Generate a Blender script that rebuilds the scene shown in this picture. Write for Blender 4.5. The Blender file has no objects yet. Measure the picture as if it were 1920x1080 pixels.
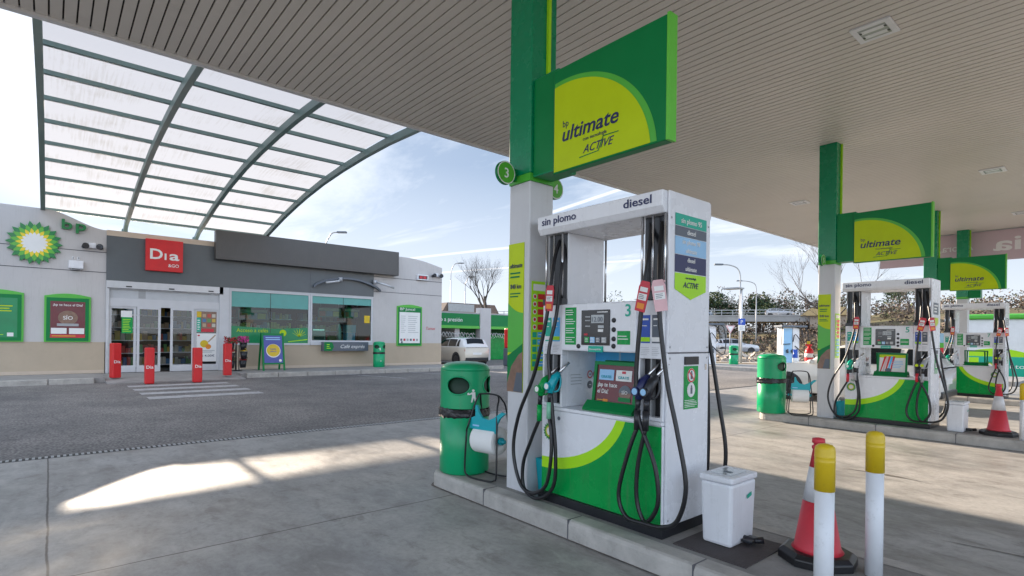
import bpy, bmesh, math, random
from mathutils import Matrix, Vector
random.seed(7)
SC = bpy.context.scene
COL = SC.collection
R = math.radians
PI = math.pi

# ------------------------------------------------------------------ camera
cam_d = bpy.data.cameras.new("camera")
cam = bpy.data.objects.new("camera", cam_d)
COL.objects.link(cam)
_yaw, _roll = R(49.624), R(0.743)
_f = Vector((-math.sin(_yaw), math.cos(_yaw), 0))
_r0 = Vector((math.cos(_yaw), math.sin(_yaw), 0))
_u0 = Vector((0, 0, 1))
_r = _r0 * math.cos(_roll) + _u0 * math.sin(_roll)
_u = -_r0 * math.sin(_roll) + _u0 * math.cos(_roll)
cam.matrix_world = Matrix(((_r.x, _u.x, -_f.x, 0), (_r.y, _u.y, -_f.y, 0), (_r.z, _u.z, -_f.z, 1.45), (0, 0, 0, 1)))
cam_d.sensor_width = 36
cam_d.lens = 19.139
cam_d.shift_y = 0.0482
cam_d.clip_start = 0.05
cam_d.clip_end = 3000
SC.camera = cam

# ------------------------------------------------------------------ light
SUN_EL, SUN_AZ = R(17.5), R(1.0)          # azimuth measured from -X towards +Y
sun_dir = Vector((-math.cos(SUN_EL) * math.cos(SUN_AZ), math.cos(SUN_EL) * math.sin(SUN_AZ), math.sin(SUN_EL)))
sd = bpy.data.lights.new("sun", 'SUN')
sd.energy = 5.0
sd.angle = R(0.5)
sd.color = (1.0, 0.84, 0.67)
so = bpy.data.objects.new("sun", sd)
COL.objects.link(so)
so.rotation_mode = 'QUATERNION'
so.rotation_quaternion = sun_dir.to_track_quat('Z', 'Y')
so.location = (-30, 0, 30)

W = bpy.data.worlds.new("World")
SC.world = W
W.use_nodes = True


def build_world():
    nt = W.node_tree
    N = nt.nodes
    L = nt.links
    bg = N["Background"]
    bg.inputs[1].default_value = 0.12
    sky = N.new("ShaderNodeTexSky")
    sky.sky_type = 'NISHITA'
    sky.sun_disc = False
    sky.sun_elevation = SUN_EL
    sky.sun_rotation = R(270) + SUN_AZ
    sky.altitude = 300
    sky.air_density = 1.0
    sky.dust_density = 1.2
    sky.ozone_density = 1.5
    tc = N.new("ShaderNodeTexCoord")
    sep = N.new("ShaderNodeSeparateXYZ")
    L.new(tc.outputs["Generated"], sep.inputs[0])

    def M(op, a, b=None, c=None):
        n = N.new("ShaderNodeMath")
        n.operation = op
        for i, v in enumerate((a, b, c)):
            if v is None:
                continue
            if isinstance(v, (int, float)):
                n.inputs[i].default_value = v
            else:
                L.new(v, n.inputs[i])
        return n.outputs[0]
    zc = M('ADD', M('MAXIMUM', sep.outputs[2], 0.0), 0.10)
    px = M('DIVIDE', sep.outputs[0], zc)
    py = M('DIVIDE', sep.outputs[1], zc)
    comb = N.new("ShaderNodeCombineXYZ")
    L.new(px, comb.inputs[0])
    L.new(M('MULTIPLY', py, 1.9), comb.inputs[1])
    n1 = N.new("ShaderNodeTexNoise")
    n1.inputs["Scale"].default_value = 0.55
    n1.inputs["Detail"].default_value = 7
    n1.inputs["Roughness"].default_value = 0.62
    n1.inputs["Distortion"].default_value = 0.6
    L.new(comb.outputs[0], n1.inputs["Vector"])
    ramp = N.new("ShaderNodeMapRange")
    ramp.inputs["From Min"].default_value = 0.42
    ramp.inputs["From Max"].default_value = 0.64
    L.new(n1.outputs["Fac"], ramp.inputs["Value"])
    hz = N.new("ShaderNodeMapRange")          # low haze: the horizon is always veiled
    hz.inputs["From Min"].default_value = 0.0
    hz.inputs["From Max"].default_value = 0.30
    hz.inputs["To Min"].default_value = 0.8
    hz.inputs["To Max"].default_value = 0.0
    L.new(sep.outputs[2], hz.inputs["Value"])
    cloud = M('MAXIMUM', M('MULTIPLY', ramp.outputs[0], 0.8), hz.outputs[0])
    # vapour trails: lines in the plane of the cloud layer
    tr = None
    for (ax, ay, bx, by, w, amt) in TRAILS:
        d = Vector((bx - ax, by - ay))
        ln = d.length
        d /= ln
        dist = M('ADD', M('MULTIPLY', M('SUBTRACT', px, ax), -d.y), M('MULTIPLY', M('SUBTRACT', py, ay), d.x))
        al = M('DIVIDE', M('ADD', M('MULTIPLY', M('SUBTRACT', px, ax), d.x), M('MULTIPLY', M('SUBTRACT', py, ay), d.y)), ln)
        wob = M('MULTIPLY', M('SUBTRACT', n1.outputs["Fac"], 0.5), w * 2)
        k = M('SUBTRACT', 1.0, M('DIVIDE', M('ABSOLUTE', M('ADD', dist, wob)), w))
        k = M('MAXIMUM', k, 0.0)
        ends = M('MULTIPLY', M('GREATER_THAN', al, 0.0), M('LESS_THAN', al, 1.0))
        k = M('MULTIPLY', M('MULTIPLY', k, ends), amt)
        tr = k if tr is None else M('MAXIMUM', tr, k)
    fac = M('MINIMUM', M('MAXIMUM', cloud, M('MULTIPLY', tr, 1.6)), 1.6)
    # white glow of the cloud round the sun
    vd = N.new("ShaderNodeVectorMath")
    vd.operation = 'DOT_PRODUCT'
    L.new(tc.outputs["Generated"], vd.inputs[0])
    vd.inputs[1].default_value = tuple(sun_dir)
    gl = N.new("ShaderNodeMapRange")
    gl.interpolation_type = 'SMOOTHERSTEP'
    gl.inputs["From Min"].default_value = math.cos(R(12))
    gl.inputs["From Max"].default_value = math.cos(R(1))
    gl.inputs["To Max"].default_value = 1.0
    L.new(vd.outputs["Value"], gl.inputs["Value"])
    fac = M('MAXIMUM', fac, gl.outputs[0])
    # cloud: the sky's own brightness with the blue taken out
    # thin high cloud evens out the sky: soften the glow round the sun, veil the blue
    sc_ = N.new("ShaderNodeSeparateColor")
    L.new(sky.outputs[0], sc_.inputs[0])
    cb = N.new("ShaderNodeCombineColor")
    for i in range(3):
        v = sc_.outputs[i]
        L.new(M('DIVIDE', M('MULTIPLY', v, SKY_K[i]), M('ADD', v, SKY_K[i])), cb.inputs[i])
    mx = N.new("ShaderNodeMix")
    mx.data_type = 'RGBA'
    mx.clamp_factor = False
    L.new(fac, mx.inputs[0])
    L.new(cb.outputs[0], mx.inputs[6])
    mx.inputs[7].default_value = CLOUD
    # sky behind the camera is brightened, an added fill for the shaded fronts
    back = M('ADD', M('MULTIPLY', sep.outputs[0], 0.76), M('MULTIPLY', sep.outputs[1], -0.65))
    rb = N.new("ShaderNodeMapRange")
    rb.interpolation_type = 'SMOOTHSTEP'
    rb.inputs["From Min"].default_value = -0.25
    rb.inputs["From Max"].default_value = 0.5
    rb.inputs["To Min"].default_value = 1.0
    rb.inputs["To Max"].default_value = BACK_SKY
    L.new(back, rb.inputs["Value"])
    sc2 = N.new("ShaderNodeVectorMath")
    sc2.operation = 'SCALE'
    L.new(mx.outputs[2], sc2.inputs[0])
    L.new(rb.outputs[0], sc2.inputs["Scale"])
    L.new(sc2.outputs[0], bg.inputs[0])


TRAILS = [(-3.92, 2.47, -2.26, 3.46, 0.05, 0.9), (-2.45, 2.1, -1.25, 2.1, 0.03, 0.8),
          (-2.2, -0.35, -1.35, -0.02, 0.03, 1.0), (-3.9, 1.9, -2.7, 2.5, 0.06, 0.7)]
SKY_K = (2.2, 2.85, 4.0)
CLOUD = (3.4, 3.6, 3.95, 1)
BACK_SKY = 2.6
build_world()
SC.view_settings.view_transform = 'Standard'
SC.view_settings.look = 'None'
SC.view_settings.gamma = 1
SC.view_settings.exposure = 1.45
SC.cycles.use_denoising = True
SC.cycles.max_bounces = 8
SC.cycles.diffuse_bounces = 5
SC.cycles.transparent_max_bounces = 12
SC.cycles.caustics_reflective = False
SC.cycles.caustics_refractive = False
SC.cycles.sample_clamp_indirect = 6

# ------------------------------------------------------------------ materials
MATS = {}


def pm(name, rgb, rough=0.5, metal=0.0, var=0.10, scale=4.0, bump=0.0, bscale=60.0, coat=0.0, spec=0.5, dirt=0.0, streak=0.0):
    """painted / moulded surface with mild wear: tone noise, roughness noise, optional fine bump and grime specks"""
    if name in MATS:
        return MATS[name]
    m = bpy.data.materials.new(name)
    m.use_nodes = True
    nt = m.node_tree
    N, L = nt.nodes, nt.links
    b = N["Principled BSDF"]
    b.inputs["Metallic"].default_value = metal
    b.inputs["Specular IOR Level"].default_value = spec
    b.inputs["Coat Weight"].default_value = coat
    tc = N.new("ShaderNodeTexCoord")
    n = N.new("ShaderNodeTexNoise")
    n.inputs["Scale"].default_value = scale
    n.inputs["Detail"].default_value = 6
    n.inputs["Roughness"].default_value = 0.65
    L.new(tc.outputs["Object"], n.inputs["Vector"])
    mx = N.new("ShaderNodeMix")
    mx.data_type = 'RGBA'
    lo = tuple(c * (1 - var) for c in rgb)
    hi = tuple(min(1, c * (1 + var)) for c in rgb)
    mx.inputs[6].default_value = (*lo, 1)
    mx.inputs[7].default_value = (*hi, 1)
    mr = N.new("ShaderNodeMapRange")
    mr.inputs["From Min"].default_value = 0.3
    mr.inputs["From Max"].default_value = 0.7
    L.new(n.outputs["Fac"], mr.inputs["Value"])
    L.new(mr.outputs[0], mx.inputs[0])
    col = mx.outputs[2]
    if dirt > 0:
        n2 = N.new("ShaderNodeTexNoise")
        n2.inputs["Scale"].default_value = scale * 5
        n2.inputs["Detail"].default_value = 8
        n2.inputs["Roughness"].default_value = 0.75
        L.new(tc.outputs["Object"], n2.inputs["Vector"])
        m2 = N.new("ShaderNodeMapRange")
        m2.inputs["From Min"].default_value = 0.56
        m2.inputs["From Max"].default_value = 0.74
        m2.inputs["To Max"].default_value = dirt
        L.new(n2.outputs["Fac"], m2.inputs["Value"])
        mm = N.new("ShaderNodeMix")
        mm.data_type = 'RGBA'
        L.new(m2.outputs[0], mm.inputs[0])
        L.new(col, mm.inputs[6])
        mm.inputs[7].default_value = (0.10, 0.085, 0.065, 1)
        col = mm.outputs[2]
    if streak > 0:
        ms = N.new("ShaderNodeMapping")
        ms.inputs["Scale"].default_value = (26, 26, 1.6)
        L.new(tc.outputs["Object"], ms.inputs[0])
        n4 = N.new("ShaderNodeTexNoise")
        n4.inputs["Scale"].default_value = 1.0
        n4.inputs["Detail"].default_value = 5
        n4.inputs["Roughness"].default_value = 0.7
        L.new(ms.outputs[0], n4.inputs["Vector"])
        m4 = N.new("ShaderNodeMapRange")
        m4.inputs["From Min"].default_value = 0.54
        m4.inputs["From Max"].default_value = 0.78
        m4.inputs["To Max"].default_value = streak
        L.new(n4.outputs["Fac"], m4.inputs["Value"])
        mk = N.new("ShaderNodeMix")
        mk.data_type = 'RGBA'
        L.new(m4.outputs[0], mk.inputs[0])
        L.new(col, mk.inputs[6])
        mk.inputs[7].default_value = (0.16, 0.14, 0.115, 1)
        col = mk.outputs[2]
    L.new(col, b.inputs["Base Color"])
    r2 = N.new("ShaderNodeMapRange")
    r2.inputs["To Min"].default_value = max(0.02, rough - 0.08)
    r2.inputs["To Max"].default_value = min(1, rough + 0.10)
    L.new(n.outputs["Fac"], r2.inputs["Value"])
    L.new(r2.outputs[0], b.inputs["Roughness"])
    if bump > 0:
        n3 = N.new("ShaderNodeTexNoise")
        n3.inputs["Scale"].default_value = bscale
        n3.inputs["Detail"].default_value = 4
        L.new(tc.outputs["Object"], n3.inputs["Vector"])
        bp = N.new("ShaderNodeBump")
        bp.inputs["Strength"].default_value = bump
        bp.inputs["Distance"].default_value = 0.01
        L.new(n3.outputs["Fac"], bp.inputs["Height"])
        L.new(bp.outputs[0], b.inputs["Normal"])
    MATS[name] = m
    return m


def glass(name, tint, gloss=0.12, rough=0.02):
    m = bpy.data.materials.new(name)
    m.use_nodes = True
    N, L = m.node_tree.nodes, m.node_tree.links
    N.remove(N["Principled BSDF"])
    out = N["Material Output"]
    t = N.new("ShaderNodeBsdfTransparent")
    t.inputs[0].default_value = (*tint, 1)
    g = N.new("ShaderNodeBsdfGlossy")
    g.inputs["Roughness"].default_value = rough
    fr = N.new("ShaderNodeFresnel")
    fr.inputs[0].default_value = 1.5
    mt = N.new("ShaderNodeMath")
    mt.operation = 'ADD'
    mt.inputs[1].default_value = gloss
    L.new(fr.outputs[0], mt.inputs[0])
    mx = N.new("ShaderNodeMixShader")
    L.new(mt.outputs[0], mx.inputs[0])
    L.new(t.outputs[0], mx.inputs[1])
    L.new(g.outputs[0], mx.inputs[2])
    L.new(mx.outputs[0], out.inputs[0])
    MATS[name] = m
    return m


def polycarbonate():
    m = bpy.data.materials.new("dirty_polycarbonate")
    m.use_nodes = True
    N, L = m.node_tree.nodes, m.node_tree.links
    N.remove(N["Principled BSDF"])
    out = N["Material Output"]
    tc = N.new("ShaderNodeTexCoord")
    mp = N.new("ShaderNodeMapping")
    mp.inputs["Scale"].default_value = (0.35, 9, 0.35)
    L.new(tc.outputs["Object"], mp.inputs[0])
    n = N.new("ShaderNodeTexNoise")
    n.inputs["Scale"].default_value = 2.2
    n.inputs["Detail"].default_value = 8
    n.inputs["Roughness"].default_value = 0.7
    L.new(mp.outputs[0], n.inputs["Vector"])
    n2 = N.new("ShaderNodeTexNoise")
    n2.inputs["Scale"].default_value = 0.9
    n2.inputs["Detail"].default_value = 5
    L.new(tc.outputs["Object"], n2.inputs["Vector"])
    mu = N.new("ShaderNodeMath")
    mu.operation = 'MULTIPLY'
    L.new(n.outputs["Fac"], mu.inputs[0])
    L.new(n2.outputs["Fac"], mu.inputs[1])
    mr = N.new("ShaderNodeMapRange")
    mr.inputs["From Min"].default_value = 0.27
    mr.inputs["From Max"].default_value = 0.44
    L.new(mu.outputs[0], mr.inputs["Value"])
    mx = N.new("ShaderNodeMix")
    mx.data_type = 'RGBA'
    mx.inputs[6].default_value = (0.455, 0.47, 0.50, 1)
    mx.inputs[7].default_value = (0.36, 0.36, 0.36, 1)
    L.new(mr.outputs[0], mx.inputs[0])
    tl = N.new("ShaderNodeBsdfTranslucent")
    L.new(mx.outputs[2], tl.inputs[0])
    df = N.new("ShaderNodeBsdfDiffuse")
    L.new(mx.outputs[2], df.inputs[0])
    tp = N.new("ShaderNodeBsdfTransparent")
    a = N.new("ShaderNodeMixShader")
    a.inputs[0].default_value = 0.22
    L.new(tl.outputs[0], a.inputs[1])
    L.new(df.outputs[0], a.inputs[2])
    b = N.new("ShaderNodeMixShader")
    b.inputs[0].default_value = 0.015
    L.new(a.outputs[0], b.inputs[1])
    L.new(tp.outputs[0], b.inputs[2])
    L.new(b.outputs[0], out.inputs[0])
    MATS["poly"] = m
    return m


def concrete_floor():
    m = bpy.data.materials.new("worn_concrete")
    m.use_nodes = True
    N, L = m.node_tree.nodes, m.node_tree.links
    b = N["Principled BSDF"]
    tc = N.new("ShaderNodeTexCoord")

    def noise(scale, det=6, rough=0.6, vec=None, dist=0.0):
        n = N.new("ShaderNodeTexNoise")
        n.inputs["Scale"].default_value = scale
        n.inputs["Detail"].default_value = det
        n.inputs["Roughness"].default_value = rough
        n.inputs["Distortion"].default_value = dist
        L.new(vec or tc.outputs["Object"], n.inputs["Vector"])
        return n.outputs["Fac"]

    def rng(v, a, c, lo=0.0, hi=1.0):
        r = N.new("ShaderNodeMapRange")
        r.inputs["From Min"].default_value = a
        r.inputs["From Max"].default_value = c
        r.inputs["To Min"].default_value = lo
        r.inputs["To Max"].default_value = hi
        L.new(v, r.inputs["Value"])
        return r.outputs[0]

    def mixc(f, c1, c2, mode='MIX'):
        mx = N.new("ShaderNodeMix")
        mx.data_type = 'RGBA'
        mx.blend_type = mode
        L.new(f, mx.inputs[0]) if not isinstance(f, float) else setattr(mx.inputs[0], "default_value", f)
        for i, c in ((6, c1), (7, c2)):
            if isinstance(c, tuple):
                mx.inputs[i].default_value = (*c, 1)
            else:
                L.new(c, mx.inputs[i])
        return mx.outputs[2]
    # wheel tracks along X: stretch
    mp = N.new("ShaderNodeMapping")
    mp.inputs["Scale"].default_value = (0.6, 1.1, 1)
    L.new(tc.outputs["Object"], mp.inputs[0])
    big = noise(0.8, 6, 0.6, None, 0.5)
    trk = noise(1.1, 7, 0.65, mp.outputs[0], 0.3)
    fine = noise(22, 8, 0.75)
    col = mixc(rng(big, 0.35, 0.65), (0.275, 0.268, 0.258), (0.46, 0.448, 0.43))
    col = mixc(rng(trk, 0.5, 0.72, 0, 0.55), col, (0.17, 0.155, 0.14))
    col = mixc(rng(fine, 0.42, 0.68, 0, 0.45), col, (0.19, 0.175, 0.16))
    mid = noise(5.0, 8, 0.7, mp.outputs[0], 0.4)
    col = mixc(rng(mid, 0.5, 0.68, 0, 0.5), col, (0.52, 0.50, 0.47))
    col = mixc(rng(mid, 0.47, 0.33, 0, 0.5), col, (0.15, 0.135, 0.12))
    # oil spots
    sp = noise(2.6, 9, 0.8, None, 0.8)
    col = mixc(rng(sp, 0.64, 0.72, 0, 0.7), col, (0.08, 0.075, 0.07))
    spk = noise(60, 3, 0.6)
    col = mixc(rng(spk, 0.68, 0.78, 0, 0.5), col, (0.07, 0.06, 0.05))
    # cut joints every 4.1 m, a hair irregular
    sep = N.new("ShaderNodeSeparateXYZ")
    wob = N.new("ShaderNodeMapping")
    L.new(tc.outputs["Object"], sep.inputs[0])

    def joint(out, offs, step):
        a = N.new("ShaderNodeMath")
        a.operation = 'ADD'
        a.inputs[1].default_value = -offs
        L.new(out, a.inputs[0])
        w = N.new("ShaderNodeMath")
        w.operation = 'PINGPONG'
        w.inputs[1].default_value = step / 2
        L.new(a.outputs[0], w.inputs[0])
        return rng(w.outputs[0], 0.004, 0.010, 0.85, 0)
    wy = N.new("ShaderNodeMath")
    wy.operation = 'MULTIPLY_ADD'
    wy.inputs[1].default_value = 0.05
    L.new(big, wy.inputs[0])
    L.new(sep.outputs[1], wy.inputs[2])
    wx = N.new("ShaderNodeMath")
    wx.operation = 'MULTIPLY_ADD'
    wx.inputs[1].default_value = 0.05
    L.new(big, wx.inputs[0])
    L.new(sep.outputs[0], wx.inputs[2])
    j = N.new("ShaderNodeMath")
    j.operation = 'MAXIMUM'
    L.new(joint(wy.outputs[0], 0.03, 24.0), j.inputs[0])
    L.new(joint(wx.outputs[0], -4.12, 9.0), j.inputs[1])
    col = mixc(j.outputs[0], col, (0.07, 0.06, 0.055))
    L.new(col, b.inputs["Base Color"])
    L.new(rng(big, 0.3, 0.7, 0.33, 0.72), b.inputs["Roughness"])
    b.inputs["Specular IOR Level"].default_value = 0.35
    bp = N.new("ShaderNodeBump")
    bp.inputs["Strength"].default_value = 0.18
    bp.inputs["Distance"].default_value = 0.006
    L.new(fine, bp.inputs["Height"])
    L.new(bp.outputs[0], b.inputs["Normal"])
    MATS["concrete"] = m
    return m


def asphalt():
    m = bpy.data.materials.new("asphalt")
    m.use_nodes = True
    N, L = m.node_tree.nodes, m.node_tree.links
    b = N["Principled BSDF"]
    tc = N.new("ShaderNodeTexCoord")
    v = N.new("ShaderNodeTexVoronoi")
    v.inputs["Scale"].default_value = 34
    L.new(tc.outputs["Object"], v.inputs["Vector"])
    n = N.new("ShaderNodeTexNoise")
    n.inputs["Scale"].default_value = 0.5
    n.inputs["Detail"].default_value = 8
    n.inputs["Roughness"].default_value = 0.7
    L.new(tc.outputs["Object"], n.inputs["Vector"])
    r = N.new("ShaderNodeValToRGB")
    r.color_ramp.elements[0].position = 0.0
    r.color_ramp.elements[0].color = (0.30, 0.285, 0.27, 1)
    r.color_ramp.elements[1].position = 0.75
    r.color_ramp.elements[1].color = (0.10, 0.095, 0.093, 1)
    L.new(v.outputs["Distance"], r.inputs[0])
    mx = N.new("ShaderNodeMix")
    mx.data_type = 'RGBA'
    mx.blend_type = 'MULTIPLY'
    mx.inputs[0].default_value = 1
    L.new(r.outputs[0], mx.inputs[6])
    r2 = N.new("ShaderNodeValToRGB")
    r2.color_ramp.elements[0].position = 0.36
    r2.color_ramp.elements[0].color = (0.75, 0.75, 0.78, 1)
    r2.color_ramp.elements[1].position = 0.66
    r2.color_ramp.elements[1].color = (1.35, 1.33, 1.3, 1)
    L.new(n.outputs["Fac"], r2.inputs[0])
    L.new(r2.outputs[0], mx.inputs[7])
    L.new(mx.outputs[2], b.inputs["Base Color"])
    b.inputs["Roughness"].default_value = 0.8
    bp = N.new("ShaderNodeBump")
    bp.inputs["Strength"].default_value = 0.5
    bp.inputs["Distance"].default_value = 0.01
    bp.invert = True
    L.new(v.outputs["Distance"], bp.inputs["Height"])
    L.new(bp.outputs[0], b.inputs["Normal"])
    MATS["asphalt"] = m
    return m


def dry_ground():
    m = bpy.data.materials.new("dry_ground")
    m.use_nodes = True
    N, L = m.node_tree.nodes, m.node_tree.links
    b = N["Principled BSDF"]
    tc = N.new("ShaderNodeTexCoord")
    n = N.new("ShaderNodeTexNoise")
    n.inputs["Scale"].default_value = 0.25
    n.inputs["Detail"].default_value = 10
    n.inputs["Roughness"].default_value = 0.7
    L.new(tc.outputs["Object"], n.inputs["Vector"])
    r = N.new("ShaderNodeValToRGB")
    e = r.color_ramp.elements
    e[0].position = 0.3
    e[0].color = (0.10, 0.10, 0.035, 1)
    e[1].position = 0.7
    e[1].color = (0.22, 0.15, 0.085, 1)
    k = e.new(0.5)
    k.color = (0.15, 0.12, 0.06, 1)
    L.new(n.outputs["Fac"], r.inputs[0])
    L.new(r.outputs[0], b.inputs["Base Color"])
    b.inputs["Roughness"].default_value = 0.95
    MATS["dry"] = m
    return m


WHITE = pm("white_enamel", (0.78, 0.79, 0.82), 0.26, var=0.04, scale=2.5, dirt=0.08, streak=0.09)
WHITE2 = pm("white_plastic", (0.77, 0.78, 0.81), 0.36, var=0.05, scale=3, dirt=0.16, streak=0.15)
WCOL = pm("column_white", (0.60, 0.605, 0.62), 0.38, var=0.06, scale=2, dirt=0.10, streak=0.12)
GREY = pm("steel_grey", (0.35, 0.36, 0.37), 0.4, var=0.08)
CHROME = pm("chrome", (0.75, 0.75, 0.76), 0.22, metal=1.0, var=0.05)
BLACK = pm("black_rubber", (0.010, 0.010, 0.012), 0.34, var=0.2, dirt=0.05)
BLACKP = pm("black_plastic", (0.015, 0.016, 0.02), 0.3, var=0.15)
DKGLASS = pm("display_black", (0.012, 0.014, 0.02), 0.08, var=0.1)
LCD = pm("lcd_grey", (0.42, 0.45, 0.46), 0.15, var=0.05)
GREEN = pm("petrol_green", (0.0, 0.31, 0.06), 0.26, var=0.10, spec=0.3, dirt=0.16, streak=0.3)
SGREEN = pm("sign_green", (0.0, 0.195, 0.05), 0.32, var=0.05, spec=0.25)
CGREEN = pm("column_green", (0.0, 0.24, 0.10), 0.26, var=0.05)
LGREEN = pm("light_green", (0.08, 0.45, 0.045), 0.3, var=0.05)
LIME = pm("lime", (0.40, 0.76, 0.02), 0.3, var=0.04, spec=0.25)
LIMEY = pm("lime_yellow", (0.50, 0.64, 0.004), 0.34, var=0.05, spec=0.25)
NAVY = pm("navy", (0.012, 0.018, 0.09), 0.35, var=0.05)
BLUE = pm("label_blue", (0.01, 0.07, 0.42), 0.35, var=0.05)
SKYB = pm("sky_blue", (0.06, 0.45, 0.85), 0.35, var=0.06)
PALEB = pm("pale_blue", (0.30, 0.55, 0.80), 0.35, var=0.04)
TEAL = pm("teal_plastic", (0.0, 0.36, 0.42), 0.32, var=0.06, dirt=0.05)
TEALG = pm("teal_green", (0.0, 0.40, 0.27), 0.32, var=0.05)
SLATE = pm("slate", (0.10, 0.12, 0.15), 0.35, var=0.05)
RED = pm("red_paint", (0.62, 0.012, 0.016), 0.35, var=0.08, dirt=0.05)
REDL = pm("red_label", (0.55, 0.02, 0.04), 0.35, var=0.06)
PINK = pm("faded_label", (0.72, 0.45, 0.47), 0.5, var=0.1)
MAROON = pm("maroon_poster", (0.13, 0.012, 0.02), 0.2, var=0.15)
YELL = pm("yellow_paint", (0.66, 0.46, 0.012), 0.4, var=0.08, dirt=0.25)
ORANGE = pm("orange", (0.75, 0.25, 0.02), 0.4)
BROWN = pm("poster_brown", (0.22, 0.13, 0.09), 0.3, var=0.3, scale=9)
BIN = pm("bin_green", (0.0, 0.34, 0.135), 0.3, var=0.10, scale=3, dirt=0.14, streak=0.22)
BINDK = pm("bin_inside", (0.006, 0.03, 0.015), 0.6)
BAG = pm("bin_bag", (0.012, 0.012, 0.014), 0.28, var=0.3, bump=0.9, bscale=30)
PAPER = pm("paper_white", (0.80, 0.80, 0.78), 0.8, var=0.03, bump=0.1)
CONER = pm("cone_red", (0.60, 0.035, 0.055), 0.45, var=0.15, dirt=0.12)
CONEW = pm("cone_white", (0.62, 0.62, 0.63), 0.35, var=0.08, dirt=0.2)
WPOST = pm("post_white", (0.74, 0.76, 0.79), 0.4, var=0.06, scale=3, dirt=0.28)
KERB = pm("kerb_concrete", (0.40, 0.38, 0.35), 0.75, var=0.22, scale=5, bump=0.4, bscale=40, dirt=0.35)
ISLE = pm("island_top", (0.25, 0.24, 0.225), 0.75, var=0.25, scale=4, bump=0.4, bscale=40, dirt=0.45)
PAVE = pm("pavement", (0.30, 0.29, 0.28), 0.8, var=0.18, scale=2, bump=0.3, bscale=30, dirt=0.3)
ROADP = pm("road_paint", (0.40, 0.395, 0.40), 0.75, var=0.3, scale=6, dirt=0.9)
DKFLOOR = pm("dark_cover", (0.06, 0.05, 0.05), 0.7, var=0.3, bump=0.4, dirt=0.3)
OILST = pm("oil_stain", (0.17, 0.155, 0.14), 0.6, var=0.5, scale=8)
KFOOT = pm("kerb_foot_dark", (0.15, 0.135, 0.12), 0.8, var=0.5, scale=6)
IRON = pm("grate_iron", (0.03, 0.03, 0.03), 0.6, metal=0.4)
SLAT = pm("ceiling_slat", (0.66, 0.62, 0.57), 0.42, var=0.07, scale=0.35, dirt=0.10)
SLATDK = pm("ceiling_gap", (0.025, 0.022, 0.02), 0.8)
FASC = pm("fascia_white", (0.72, 0.72, 0.74), 0.4, var=0.04)
SHOPW = pm("shop_panel", (0.53, 0.51, 0.50), 0.45, var=0.06, scale=0.6, dirt=0.08, streak=0.22)
SHOPC = pm("shop_cream", (0.47, 0.385, 0.285), 0.7, var=0.07, scale=0.8, dirt=0.10)
SHOPB = pm("shop_beige", (0.58, 0.48, 0.38), 0.6, var=0.05)
ALU = pm("aluminium", (0.55, 0.56, 0.58), 0.35, metal=0.3, var=0.06)
WFRAME = pm("window_frame", (0.58, 0.59, 0.61), 0.4, var=0.04)
SEAM = pm("panel_seam", (0.10, 0.10, 0.11), 0.6)
GBAND = pm("grey_cladding", (0.10, 0.115, 0.125), 0.38, var=0.12, scale=0.7, streak=0.15)
DSIGN = pm("dark_signboard", (0.075, 0.072, 0.07), 0.38, var=0.18, scale=0.5, streak=0.2)
STEELG = pm("steel_greygreen", (0.15, 0.235, 0.235), 0.45, var=0.10, scale=3, dirt=0.15)
CAPG = pm("cap_green", (0.13, 0.56, 0.05), 0.35, var=0.04)
LOGOG = pm("logo_green", (0.005, 0.20, 0.05), 0.3, var=0.05)
LOGOL = pm("logo_lightgreen", (0.10, 0.42, 0.04), 0.3, var=0.05)
LOGOY = pm("logo_yellow", (0.80, 0.62, 0.02), 0.3, var=0.05)
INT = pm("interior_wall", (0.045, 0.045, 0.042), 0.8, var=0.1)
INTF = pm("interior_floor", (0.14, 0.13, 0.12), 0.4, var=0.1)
BARK = pm("bark", (0.07, 0.055, 0.048), 0.9, var=0.3)
TWIG = pm("twig", (0.075, 0.058, 0.05), 0.9, var=0.3)
SCRUB = pm("dry_scrub", (0.155, 0.115, 0.085), 0.95, var=0.4, scale=0.3)
LEAFD = pm("leaf_dark", (0.025, 0.05, 0.022), 0.8, var=0.5, scale=0.9)
LEAFG = pm("leaf_olive", (0.08, 0.10, 0.03), 0.8, var=0.4, scale=0.8)
ROCK = pm("pale_rock", (0.42, 0.37, 0.31), 0.9, var=0.3, scale=3, bump=0.6, bscale=15)
BRIDGE = pm("bridge_concrete", (0.30, 0.29, 0.28), 0.85, var=0.2, scale=0.4)
CARW = pm("car_white", (0.72, 0.72, 0.71), 0.2, var=0.02, coat=0.6)
CARC = pm("car_cream", (0.66, 0.60, 0.50), 0.2, var=0.02, coat=0.6)
CARS = pm("car_silver", (0.42, 0.42, 0.44), 0.22, metal=0.4, var=0.03, coat=0.6)
CARB = pm("car_blue", (0.12, 0.17, 0.25), 0.22, metal=0.3, var=0.03, coat=0.6)
CARGL = pm("car_glass", (0.012, 0.016, 0.02), 0.08, var=0.1, spec=0.22)
TYRE = pm("tyre", (0.02, 0.02, 0.021), 0.8)
RIM = pm("rim", (0.40, 0.40, 0.42), 0.3, metal=0.8)
TAIL = pm("tail_lamp", (0.45, 0.01, 0.02), 0.15)
HEADL = pm("head_lamp", (0.75, 0.78, 0.8), 0.1)
BANNER = pm("banner_cloth", (0.62, 0.48, 0.54), 0.7, var=0.04, scale=0.6)
BANNERT = pm("banner_letters", (0.84, 0.82, 0.84), 0.7, var=0.03)
OCHRE = pm("ochre_render", (0.50, 0.36, 0.18), 0.8)
ROOFT = pm("roof_tile", (0.16, 0.115, 0.095), 0.85, var=0.3)
HOUSEW = pm("house_wall", (0.42, 0.34, 0.27), 0.85, var=0.1)
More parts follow.
